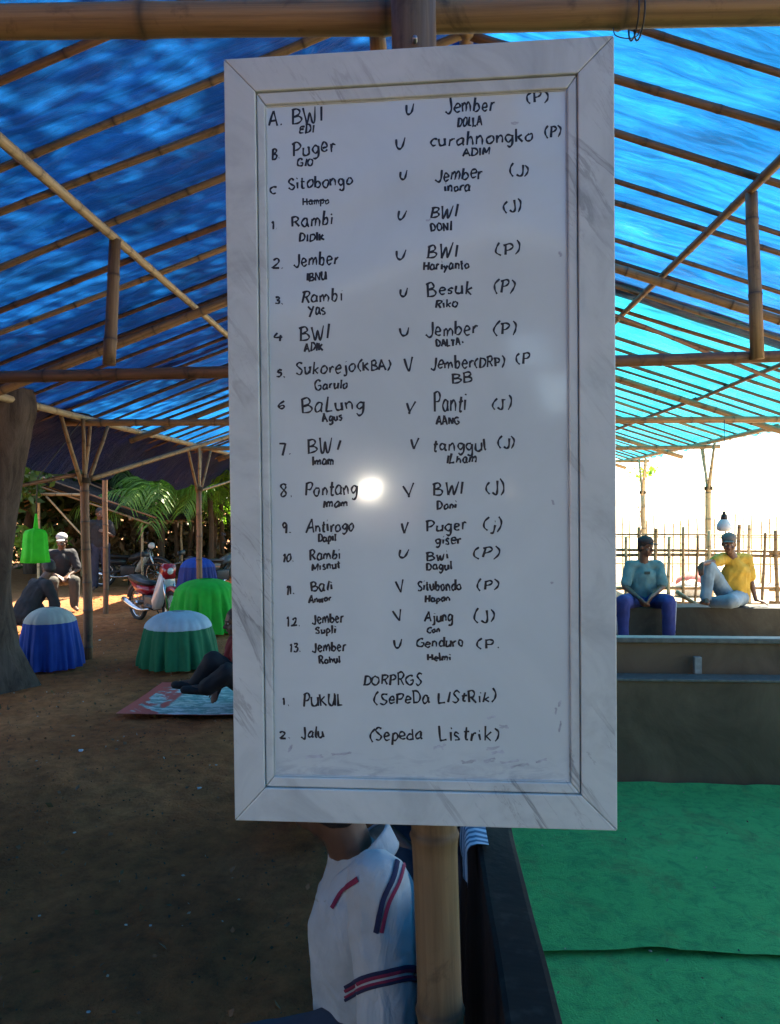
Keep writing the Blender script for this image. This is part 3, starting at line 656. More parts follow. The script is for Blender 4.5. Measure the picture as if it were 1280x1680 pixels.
def frond(name, base, direc, L, droop, m, parent, nl=26, ll=.42):
    base = Vector(base); d = Vector(direc).normalized(); side = d.cross(Vector((0, 0, 1))).normalized()
    pts = []
    for i in range(10):
        t = i / 9; pts.append(base + d * (L * t) - Vector((0, 0, 1)) * (droop * t * t))
    a = Acc(); a.tube(pts, [.014 * (1 - .8 * i / 9) for i in range(10)], 5)
    vs, fs = a.v, a.f
    for i in range(nl):
        t = .12 + .88 * i / nl; k = min(8, int(t * 9)); p = pts[k].lerp(pts[k + 1], t * 9 - k); dd = (pts[k + 1] - pts[k]).normalized()
        for s in (-1, 1):
            l = ll * (1 - .55 * abs(t - .4)) * random.uniform(.8, 1.15); o = (side * s * .8 + dd * .65 - Vector((0, 0, random.uniform(.15, .55)))).normalized()
            w = dd.cross(o).cross(o).normalized() * .017
            m1 = p + o * l * .5 + Vector((0, 0, .02)); tip = p + o * l - Vector((0, 0, l * .25)); b = len(vs)
            vs += [p - w * .5, p + w * .5, m1 + w, m1 - w, tip]; fs += [(b, b + 1, b + 2, b + 3), (b + 3, b + 2, b + 4)]
    return pyobj(name, vs, fs, M[m], parent)
def palm(label, x, y, h, n, L, m, group=None, ll=.42, trunk=.06):
    t = thing('palm_tree', label, 'palm', (x, y, 0), group); a = Acc()
    a.tube(catmull([(x, y, -.1), (x + .05, y, h * .5), (x, y, h)], 5), [trunk * 1.2] * 4 + [trunk] * 7, 8); a.build('trunk', M['bark_thin'], t)
    for i in range(n):
        an = 2 * PI * i / n + random.uniform(-.2, .2); el = random.uniform(.15, 1.1)
        frond('frond', (x, y, h), (math.cos(an) * math.cos(el), math.sin(an) * math.cos(el), math.sin(el)), L * random.uniform(.8, 1.1), L * random.uniform(.4, .75), m, t, ll=ll)
    return t

# big leaning trunk by the left eave
tt = thing('tree', 'thick grey brown leaning tree trunk rising past the left eave of the shelter', 'tree', (-4.25, 7.0, 0))
def trunkmesh():
    path = catmull([(-4.22, 7.0, -.15), (-4.2, 7.0, .35), (-4.24, 7.0, .9), (-4.12, 7.0, 1.7), (-3.98, 6.98, 2.45), (-4.0, 7.0, 2.8), (-4.6, 7.1, 4.0), (-4.7, 7.2, 5.6), (-4.3, 7.4, 7.2)], 8)
    R_ = []; L_ = len(path)
    for i, p in enumerate(path):
        z = p.z; R_.append(.30 + .16 * max(0, .35 - z) / .35 - .02 * z)
    vs, fs, uv = tube_vf(path, R_, 28)
    out = []
    for k, v in enumerate(vs):
        c = path[min(k // 28, L_ - 1)] if k < 28 * L_ else path[-1]; a_ = math.atan2(v.y - c.y, v.x - c.x); dz = max(0, .5 - v.z) * .5
        f = 1 + .06 * math.sin(3 * a_ + v.z * 2) + .04 * math.sin(7 * a_ - v.z * 3) + dz * math.sin(4 * a_ + 1) * .5
        out.append(c + (v - c) * f)
    return out, fs, uv
v_, f_, u_ = trunkmesh(); pyobj('trunk', v_, f_, M['bark'], tt, True)
a = Acc()
cs = []
for k in range(52):
    c = Vector((random.uniform(-5.0, 1.1), random.uniform(3.0, 14.2), random.uniform(9.4, 11.6))); cs.append(c)
    if k < 9: a.tube(catmull([(-4.3, 7.4, 7.1 - k * .2), Vector((-4.3, 7.4, 7.1)).lerp(c, .5) + Vector((0, 0, -.3)), c], 4), [.13 - .012 * j for j in range(9)], 6)
a.build('limb', M['bark'], tt)
leaves_obj('crown', clump_pts(cs, 85000, 1.45, .6), .075, M['leaf_mid'], tt)

# dark belt of trees beyond the left and far end
spots = [(-16, 17, 5.2), (-13.5, 20, 5.8), (-11.2, 22, 6), (-9, 23, 5.6), (-7, 22, 6), (-5.2, 23.5, 5.6), (-3.4, 23, 5.4), (-1.4, 24, 5.2), (-14.5, 13.5, 5), (-10, 18.8, 4.6)]
desc = ['beyond the yard at the far left behind the big trunk', 'behind the lean-to shed roof', 'behind the parked black motorbike', 'between the shed and the lime palms', 'behind the lime coloured palm fronds', 'behind the second eave post', 'just left of the whiteboard edge', 'hidden mostly behind the whiteboard', 'leftmost beside the yard', 'over the lean-to shed ridge']
for (x, y, h), d_ in zip(spots, desc):
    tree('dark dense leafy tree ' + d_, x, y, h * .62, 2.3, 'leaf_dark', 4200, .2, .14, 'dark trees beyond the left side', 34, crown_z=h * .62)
tree('broad dark tree added to shade the lean-to shed from behind', -6.1, 19.2, 4.9, 2.5, 'leaf_dark', 9500, .16, .12, 'dark trees beyond the left side', 26, crown_z=5.3)  # added tree, its crown keeps direct sun off the thatch
def hedge(name, label, x0, x1, y, h, n, leaf, size):
    t = thing(name, label, 'bushes', ((x0 + x1) / 2, y, 0))
    P_ = np.stack([rng.uniform(x0, x1, n), y + rng.normal(0, .45, n), rng.random(n) ** .8 * h * (1 + .25 * np.sin(np.arange(n) * 1.3))], 1)
    leaves_obj('foliage', P_, size, M[leaf], t)['kind'] = 'stuff'
    a = Acc()
    for k in range(int((x1 - x0) * 3)):
        x = x0 + k / 3 + random.uniform(-.1, .1); a.tube([(x, y + random.uniform(-.5, .3), -.1), (x + random.uniform(-.2, .2), y, h * .8)], .03, 5)
    a.build('stems', M['bark_thin'], t)['kind'] = 'stuff'
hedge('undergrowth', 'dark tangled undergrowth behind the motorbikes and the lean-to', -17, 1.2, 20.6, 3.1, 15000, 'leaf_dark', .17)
hedge('undergrowth', 'dry brown brush standing in front of the dark trees', -9.5, 1.0, 19.2, 1.5, 4200, 'leaf_dry', .14)
# slim bare trunks right of the second post
for i, (px, lab) in enumerate(((303, 'left of the second eave post'), (322, 'just right of the second eave post'), (345, 'between the second post and the whiteboard'), (362, 'close beside the whiteboard edge'), (285, 'above the red and white scooter'))):
    p = atZ(px, 942); p = Vector(((px - 700) / 1250 * 18.4, 18.4, 0)); a = Acc()
    t = thing('slim_tree', 'slim bare brown trunk ' + lab, 'tree', p, 'slim trunks in the undergrowth')
    a.tube(catmull([p, p + Vector((random.uniform(-.1, .1), 0, 1.5)), p + Vector((random.uniform(-.2, .2), 0, 3.4))], 5), [.055] * 11, 7); a.build('trunk', M['bark_thin'], t)
    leaves_obj('crown', clump_pts([p + Vector((random.uniform(-.4, .4), 0, 3.3)) for _ in range(4)], 350, .6), .12, M['leaf_mid'], t)
palm('low palm with sunlit lime fronds above the lean-to eave', -6.0, 16.9, 2.0, 17, 1.8, 'leaf_lime', 'lime palms left of the whiteboard', .6)
palm('palm with long lime fronds drooping beside the second eave post', -4.9, 17.0, 2.0, 17, 1.6, 'leaf_lime', 'lime palms left of the whiteboard', .6)
palm('darker green palm hanging over the blue cage', -4.3, 18.6, 2.3, 13, 1.8, 'leaf_mid', 'lime palms left of the whiteboard', .6)
palm('tall palm behind the lean-to shed with mid green fronds', -8.0, 19.2, 2.9, 14, 2.0, 'leaf_mid', 'lime palms left of the whiteboard', .6)
tree('small bush with yellow green leaves behind the man in a white cap', -8.15, 15.6, .85, .55, 'leaf_lime', 500, .12, .03, None, 10, name='bush', cat='bush')
tree('green bush beside the thick leaning trunk', -8.7, 14.3, 2.2, 1.0, 'leaf_mid', 1300, .12, .05, None, 14, name='bush', cat='bush')
# right side: thin sparse trees in the bright yard
for x, y, h, r_, lb in ((7.2, 26, 2.9, .5, 'pale green sapling in the bright yard above the blue shirted man'), (13, 27, 2.4, .4, 'small sapling at the bright yard edge near the frame side')):
    tree(lb, x, y, h * .6, r_, 'leaf_lime', 70, .11, .022, 'saplings in the bright yard', 6, crown_z=h)
# ================================================================ LEAN-TO SHED (left background)
M['thatch'] = simple('old_thatch', (.008, .006, .005), .95, .5, 14, .8, .03, stretch=(1, 1, 4))
sh = thing('lean_to_shed', 'low open lean-to shed with dark thatch and pale bamboo poles', 'shed', (-7, 14.6, 0))
pA, pB = atY(40, 765, 13.6), atY(192, 765, 13.6); pC, pD = atY(268, 868, 13.6), atY(60, 868, 13.6)
def slab_between(name, a, b, c, d, th, m, parent, n=10):
    vs, fs = [], []
    for k in (0, 1):
        for i in range(n + 1):
            for j in range(n + 1):
                u, v = i / n, j / n; p = (a.lerp(b, u)).lerp(d.lerp(c, u), v) + Vector((0, 0, th * k + .03 * math.sin(u * 17 + v * 5) * k + random.uniform(-.012, .012))); vs.append(p)
    N = (n + 1) ** 2; q = n + 1
    for i in range(n):
        for j in range(n):
            t = i * q + j; fs.append((t, t + 1, t + q + 1, t + q)); fs.append((N + t, N + t + q, N + t + q + 1, N + t + 1))
    for i in range(n):
        for e in ((i * q, (i + 1) * q), ((i + 1) * q + n, i * q + n), (i + 1, i), (n * q + i, n * q + i + 1)): fs.append((e[0], e[1], e[1] + N, e[0] + N))
    return pyobj(name, vs, fs, m, parent)
ridgeL, ridgeR = Vector((-8.6, 14.9, 2.35)), Vector((-5.55, 14.9, 2.35)); eR, eL = Vector((-4.85, 12.6, 1.42)), Vector((-8.0, 12.6, 1.42))
# the roof falls to the right: high side on the left, low side towards the whiteboard
hA, hB = Vector((-7.6, 13.7, 2.28)), Vector((-7.6, 16.6, 2.28)); lA, lB = Vector((-5.0, 13.7, 1.38)), Vector((-5.0, 16.6, 1.38))
slab_between('thatch_slope', hA, hB, lB, lA, .09, M['thatch'], sh)
kA, kB = Vector((-9.6, 13.7, 1.5)), Vector((-9.6, 16.6, 1.5))
slab_between('thatch_slope', kA, kB, hB + Vector((-.01, 0, 0)), hA + Vector((-.01, 0, 0)), .09, M['thatch'], sh)
for k in range(7):
    y = 13.65 + k * .47
    bamboo('rafter', (-7.7, y, 2.25), (-4.9, y, 1.31), .022, 'bamboo', sh); bamboo('rafter', (-7.5, y, 2.22), (-9.6, y, 1.4), .022, 'bamboo', sh)
    if k in (0, 2, 5): bamboo('weight_pole', (-7.65 + .2 * k % .5, y + .1, 2.42), (-4.85 - .1 * k, y + .1 + .06 * k, 1.45 + .03 * k), .022, 'bamboo_brown', sh)
bamboo('beam', (-9.3, 13.6, 1.98), (-6.3, 13.6, 1.93), .035, 'bamboo_pale', sh); bamboo('beam', (-9.3, 16.3, 1.6), (-5.1, 16.3, 1.6), .03, 'bamboo', sh)
bamboo('beam', (-5.35, 13.6, 1.43), (-5.35, 16.5, 1.43), .03, 'bamboo', sh)
bamboo('brace', (-7.1, 13.58, 1.9), (-6.35, 13.58, 1.1), .022, 'bamboo_pale', sh)
for x, y, h, r_ in ((-7.35, 13.75, 2.15, .032), (-4.36, 10.1, 2.55, .045), (-5.15, 13.75, 1.45, .03), (-9.2, 13.7, 1.6, .035), (-5.15, 16.3, 1.5, .03), (-7.6, 16.3, 2.2, .035)):
    bamboo('post', (x, y, -.1), (x, y, h), r_, 'bamboo_pale' if r_ < .04 else 'bamboo_brown', sh, n=10)

sh.location = (-7.75, 16.4, 0)
# ================================================================ FENCE (right)
fe = thing('bamboo_fence', 'sunlit fence of upright split bamboo stakes tied to rails behind the two seated men', 'fence', (5, 12, 0))
x = 1.2; k = 0
while x < 13.5:
    s = random.uniform(-.05, .05) if random.random() < .8 else random.uniform(-.16, .16)
    bamboo('stake', (x, 12 + random.uniform(-.02, .02), -.05), (x + s, 12, random.uniform(1.2, 1.42)), random.uniform(.02, .031), 'bamboo' if k % 3 else 'bamboo_pale', fe, n=7, node=.25)
    x += random.uniform(.17, .25); k += 1
for z, r_ in ((1.0, .02), (.93, .022), (.42, .024), (.2, .02), (1.24, .012)):
    for x0, x1 in ((1, 5.6), (5.3, 9.8), (9.5, 13.6)): bamboo('rail', (x0, 12.05, z + random.uniform(-.03, .03)), (x1, 12.05, z + random.uniform(-.03, .03)), r_ * 1.25, 'bamboo', fe, n=7, bow=.02)
fe = thing('bamboo_fence', 'second paler picket fence farther off in the bright yard behind the stakes', 'fence', (8, 17.4, 0))
x = 1.5
while x < 18:
    bamboo('stake', (x, 17.4, -.05), (x + random.uniform(-.04, .04), 17.4, random.uniform(1.3, 1.55)), .018, 'bamboo_pale', fe, n=5, node=.5); x += random.uniform(.15, .22)
for z in (.4, 1.0): bamboo('rail', (1.4, 17.45, z), (18, 17.45, z), .022, 'bamboo_pale', fe, n=6)
bamboo('leaning_pole', (3.35, 10.4, .55), (3.95, 10.35, .16), .028, 'bamboo_pale'); tag(COL.objects[-1], 'short bamboo pole leaning behind the bench between the two men', 'bamboo pole')
# pinkish sacks heap in yard between stakes
def sack(x, y, s, c, lab):
    bm = bmesh.new(); bmesh.ops.create_icosphere(bm, subdivisions=3, radius=1)
    for v in bm.verts:
        n_ = v.co.copy(); v.co = Vector((n_.x * s, n_.y * s * .7, max(-.3, n_.z) * s * .75 + .3 * s)) * (1 + .08 * math.sin(n_.x * 9) * math.cos(n_.z * 7)); v.co += Vector((x, y, -.02))
    o = obj('sack', bm, simple('woven_sack_%s' % lab[:3], c, .8), None, True, (x, y, 0)); tag(o, lab, 'sack')
sack(5.3, 15.2, .42, (.5, .16, .13), 'reddish sack lying in the yard seen between fence stakes'); sack(5.0, 14.7, .3, (.55, .5, .42), 'cream sack beside the reddish sack behind the fence')

# ================================================================ ARENA
def vinyl(name, c, rough=.42, b=.35):
    t = NT(name); v = t.coord('Object'); n = t.noise(v, 1.6, 6, .62, .8); n2 = t.noise(v, 26, 4, .6)
    lo = tuple(x * .6 for x in c); hi = tuple(x * 1.5 for x in c)
    col = t.ramp(n, [(.3, lo), (.72, hi)]); dust = t.ramp(n2, [(.55, 0.), (.8, .12)]); col = t.mix(dust, col, (.16, .15, .12))
    t.bsdf(col, t.ramp(n, [(.3, rough - .08), (.7, rough + .2)]), t.bump(n, b, .03), spec=.12); return t.m
M['vinyl_black'] = vinyl('black_vinyl', (.012, .008, .007), .7); M['vinyl_green'] = vinyl('dark_green_grey_vinyl', (.17, .105, .058), .6)
M['vinyl_bench'] = vinyl('faded_green_vinyl', (.045, .046, .036), .6)
M['edge'] = simple('grey_trim', (.13, .115, .09), .5, .3, 30)
def slab(name, x0, x1, y0, y1, z0, z1, m, parent, bev=.012, wav=.0, loc=None):
    bm = bmesh.new(); bx(bm, ((x0 + x1) / 2, (y0 + y1) / 2, (z0 + z1) / 2), (x1 - x0, y1 - y0, z1 - z0), bev=bev)
    if wav:
        long_e = [e for e in bm.edges if e.calc_length() > .5]
        bmesh.ops.subdivide_edges(bm, edges=long_e, cuts=36, use_grid_fill=True)
        for v in bm.verts: v.co += Vector((vnoise(np.array(v.co.y * 2.2 + v.co.x), np.array(v.co.z * 3), 4, 3) * wav, vnoise(np.array(v.co.x * 2.2 + 4), np.array(v.co.z * 3), 6, 3) * wav, vnoise(np.array(v.co.x * 3 + v.co.y * 3), np.array(2.), 5, 2) * wav * .6))
    return obj(name, bm, m, parent, loc=loc)
ar = thing('arena_side_wall', 'low narrow black vinyl wrapped wall along the left edge of the green carpet', 'low wall', (.18, 2, 0))
for y0, y1 in ((-1.5, .35), (.36, 2.42), (2.43, 4.56)): slab('padded_panel', .126, .222, y0, y1, .0, .868 + random.uniform(-.004, .004), M['vinyl_black'], ar, .012, .012)
fw = thing('arena_end_wall', 'dark green grey padded end wall of the arena with pale top rail', 'low wall', (2, 4.65, 0))
slab('padded_panel', .126, 4.3, 4.6, 4.72, 0, .655, M['vinyl_green'], fw, .01, .02)
slab('trim_strip', .1, 4.3, 4.59, 4.74, .656, .672, M['edge'], fw, .004)
slab('padded_panel', .126, 4.3, 4.80, 4.86, .60, .853, M['vinyl_green'], fw, .01, .01)
slab('top_rail', .1, 4.3, 4.77, 4.87, .854, .885, M['edge'], fw, .006)
for x in (1.66, 3.2, .4): slab('rail_block', x - .022, x + .022, 4.735, 4.77, .673, .775, M['bamboo_pale'] if False else simple('pale_wood_block', (.30, .27, .22), .8), fw, .004)
rw_ = thing('arena_side_wall', 'dark padded wall closing the arena on the far right side', 'low wall', (4.3, 2, 0))
slab('padded_panel', 4.31, 4.42, -1.5, 4.9, 0, .868, M['vinyl_green'], rw_, .012, .012)
def carpet_mat():
    t = NT('green_felt_carpet'); v = t.coord('Object'); n = t.noise(v, 1.1, 5, .62, .5); n2 = t.noise(v, 13, 8, .75, .6); n3 = t.noise(v, 140, 3, .6)
    col = t.ramp(n, [(.3, (.085, .42, .11)), (.7, (.12, .52, .14))])
    col = t.mix(t.ramp(n2, [(.34, .55), (.55, 0.)]), col, (.03, .15, .06))
    dirt = t.ramp(t.noise(v, 2.3, 7, .75, .4), [(.52, 0.), (.72, .55)]); col = t.mix(dirt, col, (.17, .14, .055))
    h = t.math('ADD', n2, t.math('MULTIPLY', n3, .5)); t.bsdf(col, .95, t.bump(h, .7, .02), spec=.15); return t.m
M['carpet'] = carpet_mat()
def cz(seed, edge=None, zb=.008):
    def f(X, Y):
        z = zb + (vnoise(X * 1.4, Y * 1.4, seed, 3) + .5) * .012 + (vnoise(X * 5, Y * 5, seed + 2, 4) + .5) * .012
        if edge is not None:
            e = np.exp(-((Y - edge) / .05) ** 2); z = z + e * (.003 + .034 * np.clip(vnoise(X * 3.1 + 1.3, X * 0, seed + 7, 2) * 2.2 - .2, 0, 1))
        return z
    return f
SEAM = 2.86
ca = thing('carpet', 'green felt carpet sheet in the arena nearest the camera', 'carpet', (2, .7, 0)); 
grid_obj('felt_sheet', np.arange(.23, 4.3, .035), np.arange(-1.4, SEAM + .12, .035), cz(31), M['carpet'], ca)
ca = thing('carpet', 'green felt carpet sheet with curled seam edge beneath the arena end wall', 'carpet', (2, 3.7, 0))
def wavy(v):
    e = np.exp(-((v[:, 1] - SEAM) / .12) ** 2); v[:, 1] += e * vnoise(v[:, 0] * 2.4, v[:, 0] * 0, 77, 3) * .04
    f = np.exp(-((v[:, 1] - 4.585) / .05) ** 2); v[:, 2] += f * (.02 + .05 * np.clip(vnoise(v[:, 0] * 3, v[:, 0] * 0, 78, 2), 0, 1)); return v
grid_obj('felt_sheet', np.arange(.23, 4.3, .03), np.arange(SEAM, 4.6, .03), cz(33, SEAM, .03), M['carpet'], ca, warp=wavy)
# bench behind the arena where the two men sit
be = thing('spectator_bench', 'low bench wrapped in dark green grey vinyl carrying the two seated men', 'bench', (4, 9.9, 0))
slab('cover', .9, 7.5, 9.68, 10.1, .0, .43, M['vinyl_bench'], be, .015, .03)

# ================================================================ PRINTED MAT, COVERED CAGES, BASKET, BULB, LITTER
def mat_mat():
    t = NT('printed_banner'); v = t.coord('Object'); c = t.n('TexCoord'); sp = t.n('SeparateXYZ'); t.t.links.new(c.outputs['Object'], sp.inputs[0])
    n = t.noise(v, 2.6, 4, .6, .8); n2 = t.noise(t.coord('Object', (3, 9, 1)), 2.2, 5, .7, .5)
    base = t.ramp(n, [(.35, (.55, .62, .62)), (.5, (.30, .50, .48)), (.56, (.62, .66, .6)), (.66, (.30, .5, .22))], 'CONSTANT')
    base = t.mix(t.ramp(n2, [(.48, 0.), (.52, .8)]), base, (.04, .2, .17))
    rd = t.n('MapRange'); rd.inputs[1].default_value = -1.0; rd.inputs[2].default_value = -1.02; t.t.links.new(t.math('ADD', sp.outputs[0], t.math('MULTIPLY', n2, .12)), rd.inputs[0])
    base = t.mix(t.math('MULTIPLY', rd.outputs[0], t.ramp(n, [(.46, .0), (.5, 1.)])), base, (.55, .07, .05))
    ex = t.math('GREATER_THAN', t.math('ABSOLUTE', sp.outputs[1]), .52); ey = t.math('LESS_THAN', sp.outputs[0], -1.32)
    base = t.mix(t.math('MAXIMUM', ex, ey), base, (.55, .07, .05))
    t.bsdf(base, .38, t.bump(n, .2, .01)); return t.m
def bannerz(X, Y): return .045 + vnoise(X * 2, Y * 2, 9, 3) * .02
p = atZ(190, 1180); q = atZ(300, 1128)
def skewwarp(v): v[:, 0] += 0; return v
o = grid_obj('printed_mat', np.linspace(p.x, p.x + 3.0, 60), np.linspace(p.y, q.y, 24), bannerz, mat_mat()); 
me = o.data; me.transform(Matrix.Translation((-(p.x + 1.4), -(p.y + q.y) / 2, 0))); o.location = (p.x + 1.4, (p.y + q.y) / 2, 0); tag(o, 'printed plastic banner with red border spread on the soil as a sitting mat', 'mat')

def cloth(name, c, c2=None, rough=.75):
    t = NT(name); v = t.coord('Object'); n = t.noise(v, 6, 5, .6); hi = c2 or tuple(min(1, x * 1.35) for x in c)
    col = t.ramp(n, [(.3, c), (.7, hi)]); p_ = t.n('BsdfPrincipled'); t.t.links.new(col, p_.inputs['Base Color']); p_.inputs['Roughness'].default_value = rough
    t.t.links.new(t.bump(t.noise(v, 60, 3, .6), .15, .003), p_.inputs['Normal']); tb = t.n('BsdfTranslucent'); t.t.links.new(col, tb.inputs[0])
    mx = t.n('MixShader'); mx.inputs[0].default_value = .3; t.t.links.new(p_.outputs[0], mx.inputs[1]); t.t.links.new(tb.outputs[0], mx.inputs[2]); t.t.links.new(mx.outputs[0], t.out.inputs[0]); return t.m
def cage(label, x, y, r, h, skirt, top, split=.68, folds=15, tops=.9):
    t = thing('covered_cage', label, 'covered cage', (x, y, 0), 'cloth covered cockerel cages')
    ph = random.uniform(0, 6); fr = [random.uniform(.6, 1.3) for _ in range(40)]
    def prof(z): # radius over height fraction
        return r * (1 - .26 * z ** 1.6) if z < .7 else r * max(.02, (1 - .26 * .7 ** 1.6) * math.sqrt(max(0, 1 - ((z - .7) / .305) ** 2)) ** .9)
    def wob(f):
        def w(a_, z, rr):
            q = abs(math.sin(folds * .5 * a_ + ph + .5 * math.sin(3 * a_ + ph))) ** .6 + .5 * abs(math.sin(folds * .85 * a_ + 2 * ph + z * 1.5)) - .8
            return 1 + f * max(.12, 1.05 - z / h) * q + .03 * math.sin(2 * a_ + ph) * (1 - z / h) + .008 * math.sin(9 * a_ + z * 20)
        return w
    zs = np.linspace(0, split, 14); v, f = lathe_vf((x, y, .01), [(prof(z) * (1.03), z * h) for z in zs], 140, wob(.2)); pyobj('skirt', v, f, skirt, t, True)
    zs = np.linspace(split - .02, 1, 14); v, f = lathe_vf((x, y, .012), [(prof(z) * (1.034 + .012 * (z - split)), z * h) for z in zs], 140, wob(.19)); pyobj('top_cloth', v, f, top, t, True)
    a = Acc()
    for k in range(10):
        an = 2 * PI * k / 10; a.tube([(x + prof(z) * .93 * math.cos(an), y + prof(z) * .93 * math.sin(an), z * h * .96) for z in np.linspace(0, .98, 8)], .007, 5)
    for z in (.04, .35, .65): a.tube([(x + prof(z) * .93 * math.cos(s), y + prof(z) * .93 * math.sin(s), z * h) for s in np.linspace(0, 2 * PI, 24)[:-1]], .006, 5, closed=True)
    a.build('bamboo_frame', M['bamboo_pale'], t); return t
blue, white_, green, lime, navyc = cloth('royal_blue_cloth', (.012, .06, .33)), cloth('pale_grey_cloth', (.42, .46, .42)), cloth('deep_green_cloth', (.008, .15, .06)), cloth('bright_green_cloth', (.02, .42, .03)), cloth('sky_white_cloth', (.40, .52, .62))
navyc2 = cloth('navy_cloth', (.02, .035, .18))
cage('blue skirted cage with pale grey top beside the leaning tree trunk', -3.97, 7.85, .29, .62, blue, white_, .78)
cage('dark green skirted cage with pale blue top in the middle of the yard', -2.66, 8.05, .385, .56, green, navyc, .72)
cage('bright green cloth covered cage half hidden by the whiteboard', -3.02, 10.3, .47, .69, lime, lime, .75)
cage('navy blue covered cage standing behind the bright green one', -4.2, 13.8, .36, .74, navyc2, blue, .8)
# hanging bright green net basket by the trunk
gb = thing('hanging_cage_cover', 'bright green cloth cage cover hanging from the eave beside the trunk', 'cage cover', tuple(atY(59, 922, 8.0)))
gc = cloth('neon_green_cloth', (.04, .62, .02), (.08, .85, .04)); P0 = atY(59, 922, 8.0)
v, f = lathe_vf(P0, [(.005, .39), (.03, .36), (.095, .34), (.115, .30), (.13, .1), (.145, .0), (.13, -.005)], 48, lambda a_, z, r_: 1 + .05 * math.sin(9 * a_) + .03 * math.sin(14 * a_ + 1)); pyobj('cloth', v, f, gc, gb, True)
a = Acc(); a.tube([P0 + Vector((0, 0, .38)), P0 + Vector((.02, 0, .9)), Vector((XL, 8.2, 2.62))], .006, 5); a.build('cord', M['wire'], gb)
a = Acc(); a.tube([P0 + Vector((0, 0, .36)), P0 + Vector((.004, 0, .52))], [.028, .012], 8); a.build('gathered_neck', gc, gb)
# bulb
lb = atY(1188, 872, 8.3); bl = thing('hanging_bulb', 'white lamp bulb hanging on a thin wire above the yellow shirted man', 'bulb', lb)
v, f = lathe_vf(lb, [(.0, -.0), (.05, .004), (.072, .02), (.078, .045), (.072, .08), (.05, .115), (.04, .13)], 24); M['bulb'] = simple('white_bulb_shell', (.6, .66, .68), .35, .05, 5, 0); pyobj('shell', v, f, M['bulb'], bl, True)
a = Acc(); a.tube([lb + Vector((0, 0, .125)), lb + Vector((0, 0, .18))], [.036, .03], 16); a.tube([lb + Vector((0, 0, .18)), lb + Vector((0, 0, .215))], [.02, .012], 12); a.build('socket', simple('black_socket', (.02, .02, .02), .5), bl)
a = Acc(); a.tube([lb + Vector((0, 0, .2)), (lb.x, 8.3, 2.62)], .004, 5); a.build('wire', M['wire'], bl)
# litter and soil crumbs
li = [(133, 1231, .05, (.6, .62, .62)), (120, 1207, .03, (.4, .35, .25)), (62, 1175, .02, (.35, .33, .3)), (327, 1293, .035, (.5, .5, .48)), (122, 1366, .02, (.55, .55, .52)), (207, 1517, .016, (.6, .58, .5)), (247, 1518, .016, (.45, .42, .36)), (65, 1502, .014, (.4, .38, .33)), (145, 1660, .016, (.4, .4, .4)), (164, 1050, .04, (.5, .48, .42)), (60, 1248, .02, (.3, .25, .2)), (355, 1255, .02, (.4, .4, .38)), (1067, 1560, .018, (.65, .65, .6)), (1128, 1261, .0, (.5, .5, .45)), (905, 1400, .012, (.4, .45, .4))]
nm = ['crumpled white paper scrap on the soil below the printed mat', 'tan leaf scrap above the white paper scrap', 'small grey scrap on the soil near the trunk', 'pale scrap near the whiteboard lower left', 'tiny pale scrap on dark soil at the left', 'small white chip on the dark near soil', 'second small pale chip right of the white chip', 'tiny grey chip at the dark left edge', 'tiny grey chip at the bottom of the dark soil', 'pale scrap on the soil beside the eave post', 'brown scrap left of the paper scrap', 'pale scrap beside the whiteboard frame', 'white scrap on the green carpet by the seam', '', 'tiny pale scrap on the carpet near the black wall']
for (px, py, s, c), n_ in zip(li, nm):
    if s == 0: continue
    p = atZ(px, py, .03); bm = bmesh.new(); bmesh.ops.create_icosphere(bm, subdivisions=1, radius=s * .5)
    for v in bm.verts: v.co = Vector((v.co.x * random.uniform(.6, 1.3), v.co.y * random.uniform(.5, 1.1), v.co.z * .35)) + p
    tag(obj('litter_scrap', bm, simple('scrap', c, .8), None, False, p), n_, 'litter')
n = 700; P_ = np.stack([rng.uniform(-6.5, .05, n), rng.uniform(1.4, 12, n), np.zeros(n)], 1); P_[:, 2] = gz(P_[:, 0], P_[:, 1]) + .012
tag(leaves_obj('soil_clods', P_, .028, simple('soil_clod', (.20, .10, .05), .95, .6, 3, 0), None, 1.1), kind='stuff')
n = 260; P_ = np.stack([rng.uniform(-6.5, .05, n), rng.uniform(1.4, 12, n), np.zeros(n)], 1); P_[:, 2] = gz(P_[:, 0], P_[:, 1]) + .01
tag(leaves_obj('pale_litter', P_, .011, simple('pale_litter_bits', (.42, .38, .30), .8, .6, 3, 0), None, 1.6), kind='stuff')
n = 9000; P_ = np.stack([rng.uniform(-6.5, .05, n), rng.uniform(.9, 10, n) , np.zeros(n)], 1); P_[:, 2] = gz(P_[:, 0], P_[:, 1]) + .004
crumb = leaves_obj('soil_crumbs', P_, .012, simple('soil_crumb', (.10, .07, .045), .95, .5, 3, 0), None, 1.2); tag(crumb, kind='stuff')
n = 170; P_ = np.stack([rng.uniform(.3, 4.0, n), rng.uniform(1.6, 4.5, n), np.full(n, .05)], 1)
tag(leaves_obj('carpet_debris', P_, .009, simple('pale_fleck', (.30, .26, .18), .9, .6, 3, 0), None, 1.4), kind='stuff')
n = 420; P_ = np.stack([rng.uniform(-6.5, .05, n), rng.uniform(1.5, 14, n), np.zeros(n)], 1); P_[:, 2] = gz(P_[:, 0], P_[:, 1]) + .008
tag(leaves_obj('leaf_litter', P_, .03, M['leaf_dry'], None, 1.5), kind='stuff')

